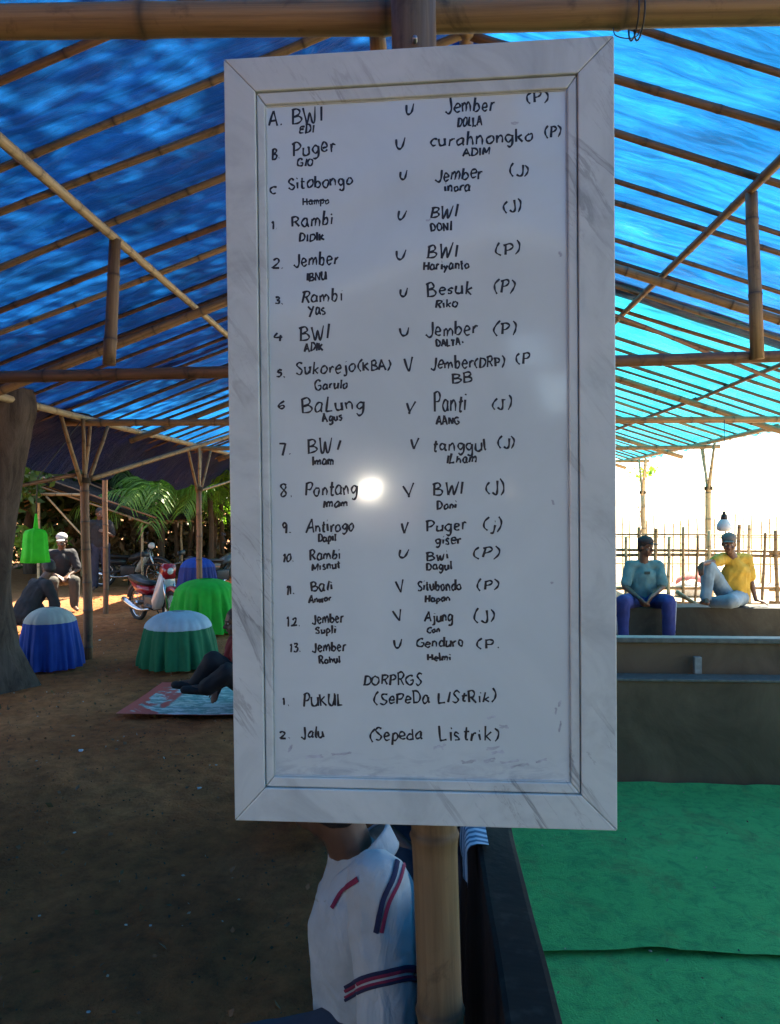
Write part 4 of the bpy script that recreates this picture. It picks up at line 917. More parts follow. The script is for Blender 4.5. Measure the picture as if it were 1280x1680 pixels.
# added aluminium reflector, unseen behind the camera, bounces sunlight into the board glare spot
td = (Vector((.154, 1, 0)).normalized() + sdir).normalized(); tc = Vector((-1.36, -7.2, 1.68)); Q = td.to_track_quat('Z', 'Y').to_matrix()
tr_ = thing('added_sun_reflector', 'added round aluminium reflector on a stake outside behind the camera', 'tray', (tc.x, tc.y, 0)); v, f = lathe_vf((0, 0, 0), [(.0, .0), (.1, .0), (.24, .004), (.27, .03), (.285, .03), (.25, -.008), (.1, -.012), (.0, -.012)], 40)
v = [Vector(p_) for p_ in v]
pyobj('dish', [tc + Q @ p_ for p_ in v], f, simple('brushed_aluminium', (.9, .9, .88), .46, .02, 20, 0, metal=1), tr_, True)
bamboo('stake', (tc.x - .05, tc.y - .12, -.1), (tc.x - .05, tc.y - .12, 1.75), .025, 'bamboo', tr_)

# striped cloth hanging over the arena side wall
def dr(v):
    s, Y = v[:, 0].copy(), v[:, 1].copy(); k = np.clip((s - .07) / .02, 0, 1); v[:, 0] = np.where(s < .075, .195 - s, .116 - .018 * k) - .010 * np.abs(vnoise(Y * 16, s * 8, 3, 2)) * 3 * k
    v[:, 2] = np.where(s < .075, .884, .884 - (s - .075)) + .008 * vnoise(Y * 14, s * 9, 7, 2); v[:, 1] = Y + .02 * np.sin(s * 25); return v
ts = NT('blue_white_striped_cloth'); w = ts.n('TexWave', wave_type='BANDS', bands_direction='Y'); ts.t.links.new(ts.coord('Object', (1, 1, 1), (.5, 0, .3)), w.inputs[0]); w.inputs['Scale'].default_value = 14; w.inputs['Distortion'].default_value = 2
ts.bsdf(ts.ramp(w.outputs['Fac'], [(.42, (.10, .17, .24)), (.55, (.55, .62, .66))]), .85)
o = grid_obj('striped_cloth', np.arange(.045, .165, .007), np.arange(1.82, 2.12, .01), lambda X, Y: X * 0, ts.m, warp=dr); o.data.transform(Matrix.Translation((-.12, -1.95, -.8))); o.location = (.12, 1.95, .8); tag(o, 'pale blue and white striped cloth hanging over the black wall behind the post', 'cloth')
# ================================================================ MOTORBIKES
M['rubber'] = simple('black_rubber', (.012, .012, .013), .75, .3, 40); M['chrome'] = simple('worn_chrome', (.55, .56, .58), .25, .1, 20, 0, metal=1)
M['black_metal'] = simple('black_metal', (.02, .02, .022), .45, .3, 30); M['seat'] = simple('black_seat_vinyl', (.015, .014, .014), .5)
def paint(name, c): return simple(name, c, .3, .08, 10, 0, coat=.6)
def motorbike(label, x, y, yaw, body, accent, scooter=False, s=.92):
    R3 = Matrix.Rotation(yaw, 3, 'Z'); B = Vector((x, y, 0)); W_ = lambda px, pz, py=0: B + R3 @ (Vector((px, py, pz)) * s)
    t = thing('motorbike', label, 'motorbike', B, 'parked motorbikes')
    rw = .29
    for wx_ in (-.62, .62):
        a = Acc(); a.tube([W_(wx_ + rw * math.cos(q), rw + .0 + rw * math.sin(q) * .96) for q in np.linspace(0, 2 * PI, 29)[:-1]], .04 * s, 8, closed=True); w = a.build('tyre', M['rubber'], t)
        a = Acc(); a.tube([W_(wx_ + (rw - .045) * math.cos(q), rw + (rw - .045) * math.sin(q)) for q in np.linspace(0, 2 * PI, 25)[:-1]], .014 * s, 6, closed=True)
        a.tube([W_(wx_, rw, -.05), W_(wx_, rw, .05)], .045 * s, 10)
        for k in range(12): q = k * PI / 6; a.tube([W_(wx_, rw, .02 * (-1) ** k), W_(wx_ + (rw - .05) * math.cos(q), rw + (rw - .05) * math.sin(q))], .0045 * s, 4)
        a.build('rim', M['chrome'], t)
        a = Acc(); a.tube([W_(wx_ + (rw + .06) * math.cos(q), rw + (rw + .06) * math.sin(q)) for q in np.linspace(.35 if wx_ > 0 else .9, 2.5 if wx_ > 0 else 2.9, 10)], .05 * s, 8, flat=(R3 @ Vector((0, 1, 0)), 1.1)); a.build('mudguard', body if wx_ > 0 else M['black_metal'], t)
    a = Acc()
    for sy in (-.09, .09): a.tube([W_(.62, rw, sy), W_(.45, .86, sy)], .022 * s, 8)
    a.build('fork', M['chrome'], t)
    a = Acc(); a.tube(catmull([W_(.45, .88), W_(.15, .55), W_(-.05, .38), W_(-.62, .3)], 4), .035 * s, 8); a.tube([W_(-.05, .4), W_(-.4, .66), W_(-.75, .72)], .025 * s, 7)
    a.tube([W_(.0, .3, .0), W_(-.1, .0, .2)], .012 * s, 6); a.build('frame', M['black_metal'], t)
    bm = bmesh.new(); bx(bm, W_(-.02, .36), (.34 * s, .24 * s, .24 * s), R3, .03); obj('engine', bm, M['black_metal'], t, True)
    def shell(name, pts, wdt, m):
        vs, fs = [], []; n = len(pts)
        for (px, pz), ww in zip(pts, wdt if hasattr(wdt, '__len__') else [wdt] * n):
            vs += [W_(px, pz, -ww), W_(px, pz, ww)]
        b = bmesh.new(); V_ = [b.verts.new(v) for v in vs]
        b.faces.new([V_[2 * i] for i in range(n)]); b.faces.new([V_[2 * i + 1] for i in range(n)][::-1])
        for i in range(n): j = (i + 1) % n; b.faces.new((V_[2 * i], V_[2 * i + 1], V_[2 * j + 1], V_[2 * j]))
        bmesh.ops.recalc_face_normals(b, faces=b.faces); bmesh.ops.bevel(b, geom=b.edges[:], offset=.018, segments=2, affect='EDGES'); return obj(name, b, m, t, True)
    shell('seat', [(-.78, .80), (-.35, .72), (.02, .70), (.0, .64), (-.4, .63), (-.8, .70)], .12, M['seat'])
    shell('tail_panel', [(-.88, .76), (-.4, .63), (-.05, .62), (-.1, .48), (-.5, .5)], .11, body)
    if scooter:
        shell('leg_shield', [(.50, 1.0), (.38, .95), (.16, .42), (.2, .25), (.34, .3), (.52, .7)], [.1, .1, .16, .16, .15, .12], accent)
        shell('floor_panel', [(.2, .32), (-.1, .34), (-.1, .26), (.2, .24)], .15, M['black_metal'])
        shell('front_cowl', [(.56, 1.04), (.40, 1.06), (.36, .9), (.54, .78)], .11, body)
    else:
        shell('tank', [(.34, .84), (.02, .70), (-.02, .58), (.3, .62), (.42, .76)], .12, body)
        shell('leg_shield', [(.46, .86), (.3, .7), (.12, .35), (.22, .3), (.44, .62)], [.06, .08, .13, .13, .08], accent)
    a = Acc(); a.tube(catmull([W_(.30, 1.04, -.34), W_(.40, 1.03, -.16), W_(.44, .98, 0), W_(.40, 1.03, .16), W_(.30, 1.04, .34)], 4), .014 * s, 6)
    hb = a.build('handlebar', M['black_metal'], t)
    for sy in (-1, 1):
        a = Acc(); a.tube([W_(.33, 1.04, sy * .27), W_(.32, 1.2, sy * .32)], .006, 5); a.tube([W_(.32, 1.2, sy * .26), W_(.32, 1.22, sy * .40)], [.035 * s, .045 * s], 10, flat=(R3 @ Vector((1, 0, 0)), .3)); a.build('mirror', M['black_metal'], t)
    v, f = lathe_vf((0, 0, 0), [(.0, .05), (.05, .04), (.075, .01), (.08, -.03), (.05, -.09)], 16); Q = R3 @ Matrix.Rotation(PI / 2, 3, 'Y')
    pyobj('headlight', [W_(.52, .93) + Q @ (Vector(p_) * s) for p_ in v], f, simple('headlight_glass', (.6, .62, .62), .15, .05, 5, 0), t, True)
    a = Acc(); a.tube(catmull([W_(.05, .25, -.13), W_(-.3, .22, -.16), W_(-.85, .36, -.17)], 4), [.02, .02, .02, .02, .03, .04, .045, .045, .04], 8); a.build('exhaust', M['chrome'], t)
    return t
motorbike('black motorbike with cream panel parked side-on beyond the lean-to posts', -6.3, 15.9, 0.1, M['black_metal'], paint('cream_panel', (.35, .33, .27)))
motorbike('red and white scooter parked facing the camera behind the green cage', -3.95, 10.9, -.75, paint('red_body', (.36, .01, .02)), paint('white_panel', (.55, .56, .56)), True, .84)
motorbike('motorbike with pale handlebar parked beside the left edge of the whiteboard', -4.1, 15.0, .9, paint('grey_body', (.12, .11, .10)), paint('dull_panel', (.2, .16, .12)))

# ================================================================ PEOPLE
def skin_mat():
    t = NT('brown_skin'); v = t.coord('Object'); n = t.noise(v, 18, 4, .6)
    t.bsdf(t.ramp(n, [(.3, (.085, .042, .025)), (.7, (.13, .068, .042))]), .5, t.bump(t.noise(v, 120, 3, .6), .1, .002)); return t.m
M['skin'] = skin_mat(); M['hair'] = simple('black_hair', (.008, .007, .007), .6, .3, 80, .4)
M['eye_w'] = simple('eye_white', (.5, .5, .48), .3, .02, 5, 0); M['lip'] = simple('lip', (.12, .045, .035), .5, .1, 20, 0)
def cap_bm(bm, p0, r0, p1, r1, sub=2):
    p0, p1 = Vector(p0), Vector(p1); t = bmesh.new()
    for p, r in ((p0, r0), (p1, r1)): bmesh.ops.create_icosphere(t, subdivisions=sub, radius=r, matrix=Matrix.Translation(p))
    h = bmesh.ops.convex_hull(t, input=t.verts[:]); bmesh.ops.delete(t, geom=list({g_ for g_ in h['geom_interior'] + h['geom_unused'] if isinstance(g_, bmesh.types.BMVert)}), context='VERTS')
    me = bpy.data.meshes.new('t'); t.to_mesh(me); t.free(); bm.from_mesh(me); bpy.data.meshes.remove(me)
def ell_bm(bm, c, r, rot=None, sub=3):
    Mx = Matrix.Translation(Vector(c)) @ (rot.to_4x4() if rot else Matrix.Identity(4)) @ Matrix.Diagonal((r[0], r[1], r[2], 1)); bmesh.ops.create_icosphere(bm, subdivisions=sub, radius=1, matrix=Mx)
def fuse(name, bm, m, parent, voxel=.012, it=3, fold=None):
    me = bpy.data.meshes.new(name); bm.to_mesh(me); bm.free(); o = bpy.data.objects.new(name, me); COL.objects.link(o)
    md = o.modifiers.new('r', 'REMESH'); md.mode = 'VOXEL'; md.voxel_size = voxel; sm_ = o.modifiers.new('s', 'SMOOTH'); sm_.factor = .5; sm_.iterations = it
    dg = bpy.context.evaluated_depsgraph_get(); me2 = bpy.data.meshes.new_from_object(o.evaluated_get(dg)); bpy.data.objects.remove(o); bpy.data.meshes.remove(me)
    if fold:
        me2.update(); co = np.empty(len(me2.vertices) * 3, np.float32); me2.vertices.foreach_get('co', co); no = np.empty_like(co); me2.vertices.foreach_get('normal', no); co = co.reshape(-1, 3); no = no.reshape(-1, 3)
        amp, fq, seed = fold; f = vnoise(co[:, 0] * fq + co[:, 2] * fq * .4 + 50, co[:, 2] * fq * .8 + co[:, 1] * fq * .7 + 50, seed, 3) + .6 * np.abs(vnoise(co[:, 0] * fq * 1.6 - co[:, 2] * fq + 90, co[:, 1] * fq + co[:, 2] * fq * .5 + 50, seed + 3, 2))
        co = co + no * (f * amp)[:, None]; me2.vertices.foreach_set('co', co.astype(np.float32).ravel()); me2.update()
    me2.name = name; return link_mesh(name, me2, m, parent, True)
def hand(bm, wrist, d, pal, k=1.0, curl=.5, flip=1):
    """wrist point, d direction of hand, pal palm normal"""
    w = Vector(wrist); d = Vector(d).normalized(); n = Vector(pal); n = (n - d * n.dot(d)).normalized(); s = d.cross(n) * flip
    for q in (-.03, -.01, .012, .03): cap_bm(bm, w + s * q * .5 * k, .019 * k, w + d * .085 * k + s * q * k, .0135 * k, 1)
    for i, (q, L_) in enumerate(((-.033, .065), (-.011, .078), (.012, .072), (.033, .056))):
        b = w + d * .085 * k + s * q * k; e = b
        dd = d.copy(); rot = curl * .75
        for j, fr in enumerate((.45, .32, .23)):
            dd = (dd * math.cos(rot) + n * math.sin(rot)); dd.normalize(); 
            e2 = e + dd * L_ * fr * k; cap_bm(bm, e, (.0098 - .001 * j) * k, e2, (.0088 - .001 * j) * k, 1); e = e2
    b = w + d * .02 * k - s * .03 * k; dd = (d * .7 - s * .75 + n * .3).normalized(); e = b + dd * .045 * k; cap_bm(bm, b, .013 * k, e, .011 * k, 1)
    dd = (d * .9 - s * .2 + n * .45).normalized(); cap_bm(bm, e, .0105 * k, e + dd * .033 * k, .009 * k, 1)
def person(label, J, shirt, trousers, base, cap=None, k=1.0, face=(0, -1, 0), tilt=(0, 0, 1), voxel=.011, sleeve='short', shoes=None, group=None, hands=((.5,), (.5,)), legs='long', pal=None, head=True, folds=.028, hair=True):
    """J: joints in world coordinates: head(centre) neck chest pelvis sL eL wL sR eR wR hL kL aL hR kR aR, hdL/hdR hand directions"""
    J = {a_: (Vector(b_) if not isinstance(b_, Vector) else b_) for a_, b_ in J.items()}
    t = thing('person', label, 'person', base, group); B = bmesh.new()
    F_ = Vector(face).normalized(); Up = Vector(tilt).normalized(); Rt = F_.cross(Up).normalized(); Up = Rt.cross(F_).normalized()
    RH = Matrix((Rt, F_, Up)).transposed(); H = J['head']; hp = lambda x, y, z: H + RH @ (Vector((x, y, z)) * k)
    # head and face
    ell_bm(B, hp(0, -.008, .03), (.074 * k, .092 * k, .092 * k), RH); ell_bm(B, hp(0, .022, -.045), (.055 * k, .062 * k, .065 * k), RH); ell_bm(B, hp(0, .045, -.085), (.03 * k, .03 * k, .024 * k), RH)
    cap_bm(B, hp(0, .085, .0), .011 * k, hp(0, .108, -.028), .015 * k, 1)
    for s in (-1, 1):
        ell_bm(B, hp(s * .078, -.008, -.005), (.010 * k, .02 * k, .03 * k), RH, 2); cap_bm(B, hp(s * .05, .062, -.03), .02 * k, hp(s * .04, .06, -.05), .018 * k, 1)
        cap_bm(B, hp(s * .012, .085, .022), .009 * k, hp(s * .048, .07, .024), .009 * k, 1); cap_bm(B, hp(s * .008, .092, -.032), .009 * k, hp(s * .012, .088, -.034), .008 * k, 1)
    cap_bm(B, hp(0, -.02, -.04), .055 * k, J['neck'], .058 * k)
    cap_bm(B, J['neck'], .06 * k, J['chest'], .115 * k); cap_bm(B, J['sL'], .052 * k, J['sR'], .052 * k); cap_bm(B, J['chest'], .125 * k, J['pelvis'], .125 * k); cap_bm(B, J['hL'], .095 * k, J['hR'], .095 * k)
    for s in 'LR':
        cap_bm(B, J['s' + s], .05 * k, J['e' + s], .037 * k); cap_bm(B, J['e' + s], .038 * k, J['w' + s], .025 * k)
        cap_bm(B, J['h' + s], .085 * k, J['k' + s], .055 * k); cap_bm(B, J['k' + s], .056 * k, J['a' + s], .036 * k)
        m_ = J['k' + s].lerp(J['a' + s], .3); cap_bm(B, m_, .056 * k, m_.lerp(J['a' + s], .3), .048 * k)
        tdir = J.get('t' + s, J['a' + s] + Vector((0, -.17, -.05)) * k); cap_bm(B, J['a' + s], .036 * k, tdir, .026 * k); cap_bm(B, J['a' + s] + (J['a' + s] - tdir).normalized() * .03 * k - Vector((0, 0, .02)), .032 * k, tdir, .028 * k)
        hd = J.get('d' + s, J['w' + s] - J['e' + s]); hand(B, J['w' + s], hd, J.get('p' + s, Vector((0, 0, -1))), k, hands[0][0], 1 if s == 'L' else -1)
    body = fuse('body', B, M['skin'], t, voxel, 2)
    for s in (-1, 1):
        bm = bmesh.new(); ell_bm(bm, hp(s * .03, .079, .006), (.013 * k, .008 * k, .007 * k), RH, 2); obj('eye', bm, M['eye_w'], t, True)
        bm = bmesh.new(); ell_bm(bm, hp(s * .03, .086, .006), (.005 * k, .003 * k, .005 * k), RH, 2); obj('iris', bm, M['hair'], t, True)
        bm = bmesh.new(); cap_bm(bm, hp(s * .016, .092, .026), .0035 * k, hp(s * .048, .078, .028), .003 * k, 1); obj('eyebrow', bm, M['hair'], t, True)
    bm = bmesh.new(); ell_bm(bm, hp(0, .081, -.058), (.024 * k, .008 * k, .007 * k), RH, 2); obj('mouth', bm, M['lip'], t, True)
    if hair:
        bm = bmesh.new(); ell_bm(bm, hp(0, -.02, .045), (.083 * k, .096 * k, .088 * k), RH); ell_bm(bm, hp(0, -.045, .0), (.077 * k, .065 * k, .075 * k), RH)
        ho = fuse('hair', bm, M['hair'], t, .009, 1, (.006, 30, 3))
    if cap:
        bm = bmesh.new(); ell_bm(bm, hp(0, -.012, .075), (.089 * k, .103 * k, .072 * k), RH)
        for v in bm.verts:
            q = RH.transposed() @ (v.co - hp(0, 0, .048))
            if q.z < 0: v.co -= RH @ Vector((0, 0, q.z * .92))
        co_ = obj('cap', bm, cap, t, True)
        bm = bmesh.new(); ell_bm(bm, hp(0, .118, .052), (.064 * k, .062 * k, .008 * k), RH); obj('brim', bm, cap, co_, True)
        bm = bmesh.new(); ell_bm(bm, hp(0, -.012, .148), (.011 * k, .011 * k, .007 * k), RH, 2); obj('button', bm, cap, co_, True)
    # shirt
    S = bmesh.new(); e = .017 * k
    cap_bm(S, J['neck'] - (J['neck'] - J['chest']) * .12, .06 * k + e * .6, J['chest'], .118 * k + e); cap_bm(S, J['sL'], .058 * k + e, J['sR'], .058 * k + e); cap_bm(S, J['chest'] , .128 * k + e, J['pelvis'], .13 * k + e)
    ax = (J['sR'] - J['sL']).normalized()
    for q in (-1, 1):
        cap_bm(S, J['chest'] + ax * q * .06 * k, .115 * k, J['pelvis'] + ax * q * .06 * k + Vector((0, 0, -.02)), .118 * k)
    for s in 'LR':
        en = J['s' + s].lerp(J['e' + s], .82) if sleeve == 'short' else J['e' + s]
        cap_bm(S, J['s' + s], .058 * k + e, en, .048 * k + e * 1.15)
        if sleeve == 'long': cap_bm(S, J['e' + s], .045 * k + e, J['e' + s].lerp(J['w' + s], .93), .032 * k + e)
    so = fuse('shirt', S, shirt, t, voxel, 3, (folds, 9 / k, 5))
    T_ = bmesh.new(); cap_bm(T_, J['hL'], .11 * k + e * .3, J['hR'], .11 * k + e * .3)
    for s in 'LR':
        cap_bm(T_, J['h' + s], .10 * k + e * .3, J['k' + s], .066 * k + e)
        if legs == 'long': cap_bm(T_, J['k' + s], .066 * k + e, J['k' + s].lerp(J['a' + s], .93), .05 * k + e)
    fuse('trousers', T_, trousers, t, voxel, 3, (folds, 8 / k, 15))
    for s in 'LR':
        if shoes is None: continue
        tdir = J.get('t' + s, J['a' + s] + Vector((0, -.17, -.05)) * k); sb = bmesh.new(); cap_bm(sb, J['a' + s] - Vector((0, 0, .022 * k)), .042 * k, tdir, .034 * k); fuse('shoe', sb, shoes, t, .012, 2)
    return t
def sit(x, y, z, yaw, k=1.0, lean=0.0, spread=.13, knee_h=None, foot=.45):
    """seated joints facing -Y turned by yaw; z = seat height"""
    Rz = Matrix.Rotation(yaw, 3, 'Z'); B = Vector((x, y, z)); g_ = lambda a_, b_, c_: B + Rz @ (Vector((a_, b_, c_)) * k)
    J = dict(pelvis=g_(0, 0, .12), chest=g_(0, -lean * .5, .42), neck=g_(0, -lean * .75, .56), head=g_(0, -lean * .9 - .03, .70),
             sL=g_(-.17, -lean * .65, .50), sR=g_(.17, -lean * .65, .50), hL=g_(-.09, -.02, .08), hR=g_(.09, -.02, .08),
             kL=g_(-spread - .03, -.42, .07), kR=g_(spread + .03, -.42, .07))
    for s, q in (('L', -1), ('R', 1)):
        J['e' + s] = g_(q * .25, -lean * .6 - .08, .24); J['w' + s] = g_(q * .08, -.33, .15); J['a' + s] = Vector((J['k' + s].x, J['k' + s].y, max(.07, z - foot * k + .07))) + Rz @ Vector((0, .04, 0))
        J['t' + s] = J['a' + s] + Rz @ Vector((q * .02, -.16, -.035)) * k
        J['d' + s] = Rz @ Vector((-q * .6, -.6, -.4)); J['p' + s] = Rz @ Vector((0, .3, -1))
    return J, g_, Rz
def fabric(name, c, rough=.85, var=.2): return simple(name, c, rough, var, 8, .25, .003)
# man in teal tee, right
def px3(px, py, Y): return atY(px, py, Y)
k = 1.02; SY = 9.86
J, g_, Rz = sit(2.80, SY, .43, 0.0, k, .06, .2)
J.update(head=px3(1060, 898, SY - .08), neck=px3(1056, 925, SY - .03), chest=px3(1057, 945, SY), pelvis=px3(1055, 978, SY + .02), sL=px3(1035, 928, SY), sR=px3(1080, 928, SY), eL=px3(1025, 962, SY - .1), eR=px3(1088, 962, SY - .12),
         wL=px3(1050, 983, SY - .4), wR=px3(1068, 980, SY - .4), kL=px3(1022, 987, SY - .47), kR=px3(1098, 987, SY - .47), hL=px3(1043, 985, SY - .03), hR=px3(1068, 985, SY - .03))
J['aL'] = Vector((J['kL'].x + .02, SY - .42, .08)); J['aR'] = Vector((J['kR'].x + .02, SY - .40, .08)); J['tL'] = J['aL'] + Vector((0, -.16, -.035)); J['tR'] = J['aR'] + Vector((.02, -.16, -.035))
J['dL'] = Vector((.5, -.35, -.7)); J['dR'] = Vector((-.5, -.35, -.7)); J['pL'] = Vector((.7, .4, .2)); J['pR'] = Vector((-.7, .4, .2))
tm = thing  # noqa
mt = fabric('teal_tee', (.09, .20, .22)); mb = fabric('blue_track_trousers', (.02, .035, .17))
pm = person('man in teal tee and blue trousers sitting on a bench, hands clasped', J, mt, mb, (2.8, SY, 0), cap=fabric('dark_cap', (.03, .025, .03)), k=k, face=(.55, -.8, -.05), hands=((.9,), (.9,)))
for s in 'LR':   # pale side stripes on the trousers
    a = Acc(); q = -1 if s == 'L' else 1
    a.tube([J['k' + s].lerp(J['a' + s], u) + Vector((q * (.085 - .018 * u), -.0, 0)) for u in (0, .3, .6, .9)], .008, 6); a.build('side_stripe', fabric('pale_stripe', (.45, .5, .6)), pm)
bm = bmesh.new(); c = px3(1062, 940, SY - .155); bx(bm, c, (.07, .012, .035), None, .004); obj('chest_print', bm, fabric('dark_print', (.03, .05, .05)), pm)
# man in yellow tee with raised knee
J, g_, Rz = sit(3.92, SY, .43, 0.0, k, .05, .15)
J.update(head=px3(1196, 893, SY - .1), neck=px3(1202, 914, SY - .05), chest=px3(1208, 938, SY), pelvis=px3(1205, 974, SY + .05), sL=px3(1185, 917, SY - .03), sR=px3(1226, 917, SY + .02), eL=px3(1170, 922, SY - .22), wL=px3(1152, 925, SY - .42),
         eR=px3(1232, 952, SY + .03), wR=px3(1240, 984, SY - .02), hL=px3(1193, 980, SY), hR=px3(1212, 980, SY), kL=px3(1162, 930, SY - .25), aL=px3(1158, 983, SY - .28), kR=px3(1200, 985, SY - .42), aR=px3(1166, 986, SY - .2))
J['tL'] = J['aL'] + Vector((-.03, -.15, -.03)); J['tR'] = J['aR'] + Vector((-.13, -.06, -.01)); J['dR'] = Vector((.75, -.35, -.2)); J['pR'] = Vector((0, 0, -1)); J['dL'] = Vector((-.3, -.4, -.85)); J['pL'] = Vector((.6, .5, 0))
J['aL'].z = max(J['aL'].z, .5); J['aR'].z = .50; J['kR'].z = .54
person('man in yellow tee and light jeans sitting on the bench with one knee raised', J, fabric('mustard_tee', (.42, .28, .03)), fabric('light_jeans', (.16, .24, .30)), (3.92, SY, 0), cap=fabric('grey_cap', (.10, .10, .10)), k=k, face=(-.35, -.9, -.1), hands=((.35,), (.35,)))

# near man in striped white polo, seated left of the arena wall, facing left
k = 1.0; NY = 1.86
def polo_mat():
    t = NT('white_polo'); v = t.coord('Object'); n = t.noise(v, 5, 5, .6, .3)
    col = t.ramp(n, [(.3, (.30, .31, .31)), (.7, (.46, .47, .47))])
    t.bsdf(col, .8, t.bump(t.ramp(t.noise(t.coord('Object', (2.2, 1, 1), (0, .5, 0)), 9, 3, .5, 1.2), [(.3, 0.), (.7, 1.)]), .3, .015)); return t.m
polo = polo_mat()
Jn = dict(head=px3(536, 1306, NY), neck=px3(580, 1405, NY), chest=px3(600, 1500, NY + .01), pelvis=px3(612, 1680, NY + .02), sL=px3(622, 1452, NY - .17), sR=px3(608, 1452, NY + .17),
          eL=px3(640, 1735, NY - .21), wL=px3(520, 1800, NY - .17), eR=px3(610, 1640, NY + .24), wR=px3(520, 1740, NY + .16), hL=px3(612, 1722, NY - .09), hR=px3(612, 1722, NY + .09), kL=px3(395, 1745, NY - .13), kR=px3(395, 1740, NY + .13))
for s, q in (('L', -1), ('R', 1)):
    Jn['a' + s] = Vector((Jn['k' + s].x + .05, Jn['k' + s].y, .08)); Jn['t' + s] = Jn['a' + s] + Vector((-.17, 0, -.03)); Jn['d' + s] = Vector((-1, -q * .2, -.1)); Jn['p' + s] = Vector((0, 0, -1))
pn = person('man in white polo with maroon and navy stripes seated beside the board post facing left', Jn, polo, fabric('dark_blue_jeans', (.035, .042, .06)), (Jn['pelvis'].x, NY, 0), k=k, face=(-.75, .66, -.3), tilt=(-.3, 0, 1), voxel=.008, folds=.017)
M['maroon'] = fabric('maroon_stripe', (.20, .012, .045)); M['navy'] = fabric('navy_stripe', (.012, .014, .05))
# stripes: thin raised bands draped onto the shirt surface by ray casting onto it
shirt = [c_ for c_ in pn.children if c_.name.startswith('shirt')][0]
from mathutils.bvhtree import BVHTree
off = origin(shirt); bv = BVHTree.FromPolygons([v.co + off for v in shirt.data.vertices], [tuple(p_.vertices) for p_ in shirt.data.polygons])
def drape(name, pix, width, m, parent, lift=.0015, wpx=None):
    q = catmull([Vector((a_, b_, 0)) for a_, b_ in pix], 8); pts = []
    for p_ in q:
        r = ray(p_.x, p_.y).normalized(); loc, nr, i_, d_ = bv.ray_cast(EYE, r, 4)
        if loc is not None: pts.append((loc, nr))
    if len(pts) < 2: return
    vs, fs = [], []
    for i, (l_, n_) in enumerate(pts):
        d_ = (pts[min(i + 1, len(pts) - 1)][0] - pts[max(i - 1, 0)][0]).normalized(); s_ = d_.cross(n_).normalized() * width / 2
        for w_ in (-1, 0, 1): vs.append(l_ + s_ * w_ + n_ * (lift * (1 if w_ == 0 else .55)))
    for i in range(len(pts) - 1):
        for j in (0, 1): fs.append((3 * i + j, 3 * i + j + 1, 3 * i + j + 4, 3 * i + j + 3))
    return pyobj(name, vs, fs, m, parent, True)
for dy, mm_, w_ in ((0, 'navy', .009), (6, 'maroon', .008), (16, 'maroon', .006), (21, 'navy', .007)):
    drape('sleeve_stripe', [(566, 1620 + dy), (600, 1602 + dy), (640, 1592 + dy), (668, 1586 + dy), (684, 1588 + dy)], w_, M[mm_], shirt, .004)
drape('shoulder_stripe', [(652, 1412), (645, 1440), (628, 1478), (617, 1530)], .012, M['navy'], shirt, .004)
drape('shoulder_stripe', [(664, 1414), (655, 1446), (637, 1484), (626, 1530)], .009, M['maroon'], shirt, .004)
drape('chest_stripe', [(588, 1442), (562, 1462), (545, 1490)], .012, M['maroon'], shirt, .004)
# collar
nk = Jn['neck']; vs, fs = [], []; N_ = 40
prof_c = [(.066, .052), (.070, .060), (.076, .054), (.098, .010), (.101, .006), (.096, .010), (.078, .046), (.070, .050)]
for rr_, zz in prof_c:
    for t_ in np.linspace(0, 2 * PI, N_ + 1)[:-1]:
        ct, st_ = math.cos(t_), math.sin(t_); op = max(0, -ct) ** 3
        vs.append(nk + Vector((.012 + rr_ * ct * (1 + .05 * op), rr_ * st_ * 1.02, zz - .035 + .06 * ct - .01 * op)))
for i in range(len(prof_c) - 1):
    for j in range(N_): fs.append((i * N_ + j, i * N_ + (j + 1) % N_, (i + 1) * N_ + (j + 1) % N_, (i + 1) * N_ + j))
pyobj('collar', vs, fs, polo, pn, True)

# companion seated farther along the arena wall in a striped shirt
def stripes():
    t = NT('striped_shirt'); c = t.n('TexCoord'); w = t.n('TexWave', wave_type='BANDS', bands_direction='Z'); t.t.links.new(t.coord('Object', (1, 1, 1), (.5, .3, 0)), w.inputs[0]); w.inputs['Scale'].default_value = 12; w.inputs['Distortion'].default_value = 1.5
    t.bsdf(t.ramp(w.outputs['Fac'], [(.45, (.03, .04, .06)), (.55, (.5, .52, .54))]), .85); return t.m
J, g_, Rz = sit(-.02, 3.15, .28, .1, .95, .2, .07)
person('companion in striped shirt seated behind the post against the black wall', J, stripes(), fabric('dusty_blue_trousers', (.03, .035, .05)), (-.06, 2.95, 0), k=.95, face=(-.6, -.8, -.1))
J, g_, Rz = sit(-.70, 3.78, .16, PI - .3, .95, .25, .1, foot=.2)
person('man in black squatting on the soil behind the whiteboard', J, fabric('black_tee', (.012, .012, .014)), fabric('light_blue_shorts', (.18, .34, .45)), (-.70, 3.78, 0), k=.95, face=(.2, .9, -.1), cap=None)

# man sitting on the ground at the board's left edge: black shirt, red trim
J, g_, Rz = sit(-1.40, 6.3, .06, -.9, .98, .2)
J.update(kL=px3(350, 1085, 6.0), kR=px3(372, 1105, 5.85), aL=px3(322, 1120, 6.0), aR=px3(338, 1128, 5.85)); J['tL'] = J['aL'] + Vector((-.16, -.04, -.01)); J['tR'] = J['aR'] + Vector((-.16, -.04, -.01)); J['aL'].z = max(.08, J['aL'].z); J['aR'].z = max(.08, J['aR'].z)
J['wR'] = px3(362, 1095, 6.0)
person('man in dark red shirt and black trousers sitting on the soil by the whiteboard edge', J, fabric('dark_red_shirt', (.16, .01, .015)), fabric('black_trousers', (.014, .014, .016)), (-1.72, 6.25, 0), k=.98, face=(-.8, -.5, -.1), shoes=fabric('dark_shoe', (.02, .02, .02)))
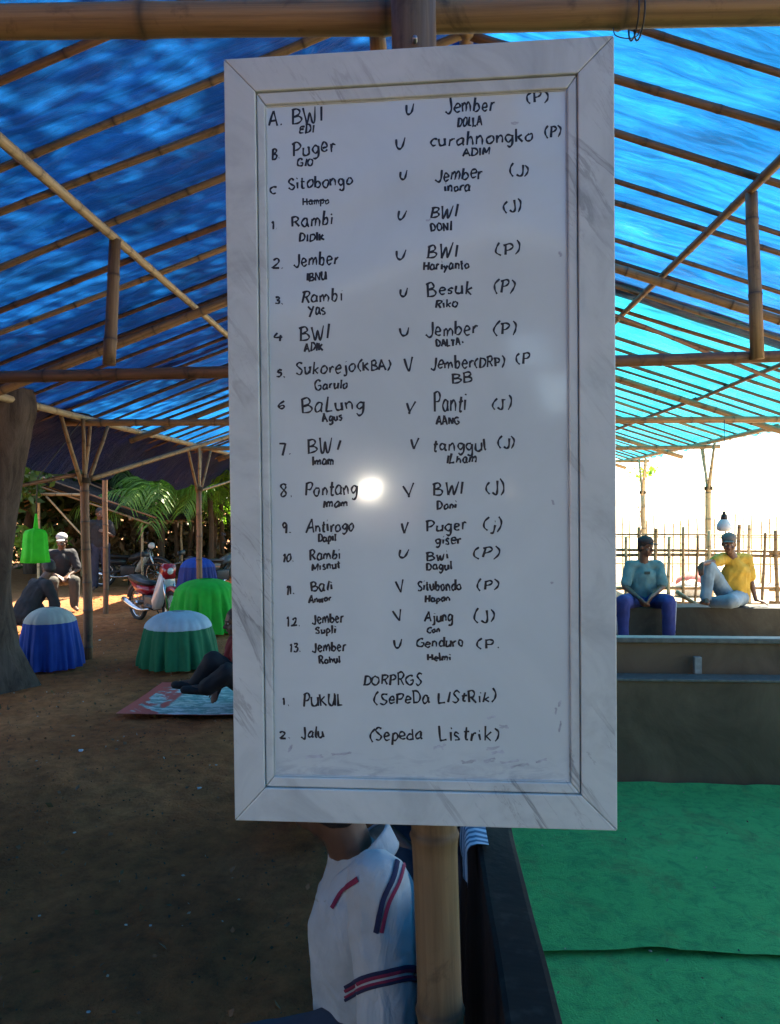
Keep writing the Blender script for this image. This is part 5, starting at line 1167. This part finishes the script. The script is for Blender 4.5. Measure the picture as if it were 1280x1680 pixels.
# group at left
J, g_, Rz = sit(-5.05, 9.3, .22, 2.6, .95, .38)
person('man in black jacket crouched behind the blue cage with his back turned', J, fabric('black_jacket', (.012, .012, .015)), fabric('grey_trousers', (.05, .05, .05)), (-5.05, 9.3, 0), k=.95, sleeve='long', face=(-.6, .5, -.3), tilt=(-.2, .2, 1), folds=.03)
J, g_, Rz = sit(-5.72, 9.6, .45, .5, 1, .15)
person('man in grey shirt seated behind the hanging green cover', J, fabric('grey_green_shirt', (.12, .15, .15)), fabric('dark_trousers', (.03, .03, .035)), (-5.72, 9.6, 0), k=1, face=(.4, -.8, -.2))
J, g_, Rz = sit(-6.05, 12.3, .42, .6, 1, .2)
J['head'] = J['head']; person('man in white cap and black tee seated by the lean-to post', J, fabric('black_tee_print', (.015, .015, .02)), fabric('camo_trousers', (.05, .045, .035)), (-6.05, 12.3, 0), cap=fabric('white_cap', (.3, .3, .3)), k=1, face=(.3, -.9, -.2))
def stand(x, y, yaw, k=1):
    Rz = Matrix.Rotation(yaw, 3, 'Z'); g_ = lambda a_, b_, c_: Vector((x, y, 0)) + Rz @ (Vector((a_, b_, c_)) * k)
    J = dict(pelvis=g_(0, 0, .98), chest=g_(0, 0, 1.27), neck=g_(0, .01, 1.43), head=g_(0, -.02, 1.57), sL=g_(-.18, 0, 1.37), sR=g_(.18, 0, 1.37), eL=g_(-.23, .02, 1.1), eR=g_(.25, -.05, 1.12), wL=g_(-.22, -.1, .88), wR=g_(.1, -.2, 1.2), hL=g_(-.09, 0, .92), hR=g_(.09, 0, .92), kL=g_(-.1, -.02, .5), kR=g_(.11, -.02, .5), aL=g_(-.1, .02, .08), aR=g_(.12, .02, .08))
    for s, q in (('L', -1), ('R', 1)): J['t' + s] = J['a' + s] + Rz @ Vector((q * .03, -.16, -.04)); J['p' + s] = Rz @ Vector((-q, 0, 0))
    return J
person('man in black standing under the lean-to beside its thick post', stand(-6.55, 15.0, .4, .98), fabric('black_shirt', (.014, .014, .018)), fabric('navy_jeans', (.02, .025, .05)), (-6.55, 15.0, 0), k=.98, face=(.6, -.7, -.1))
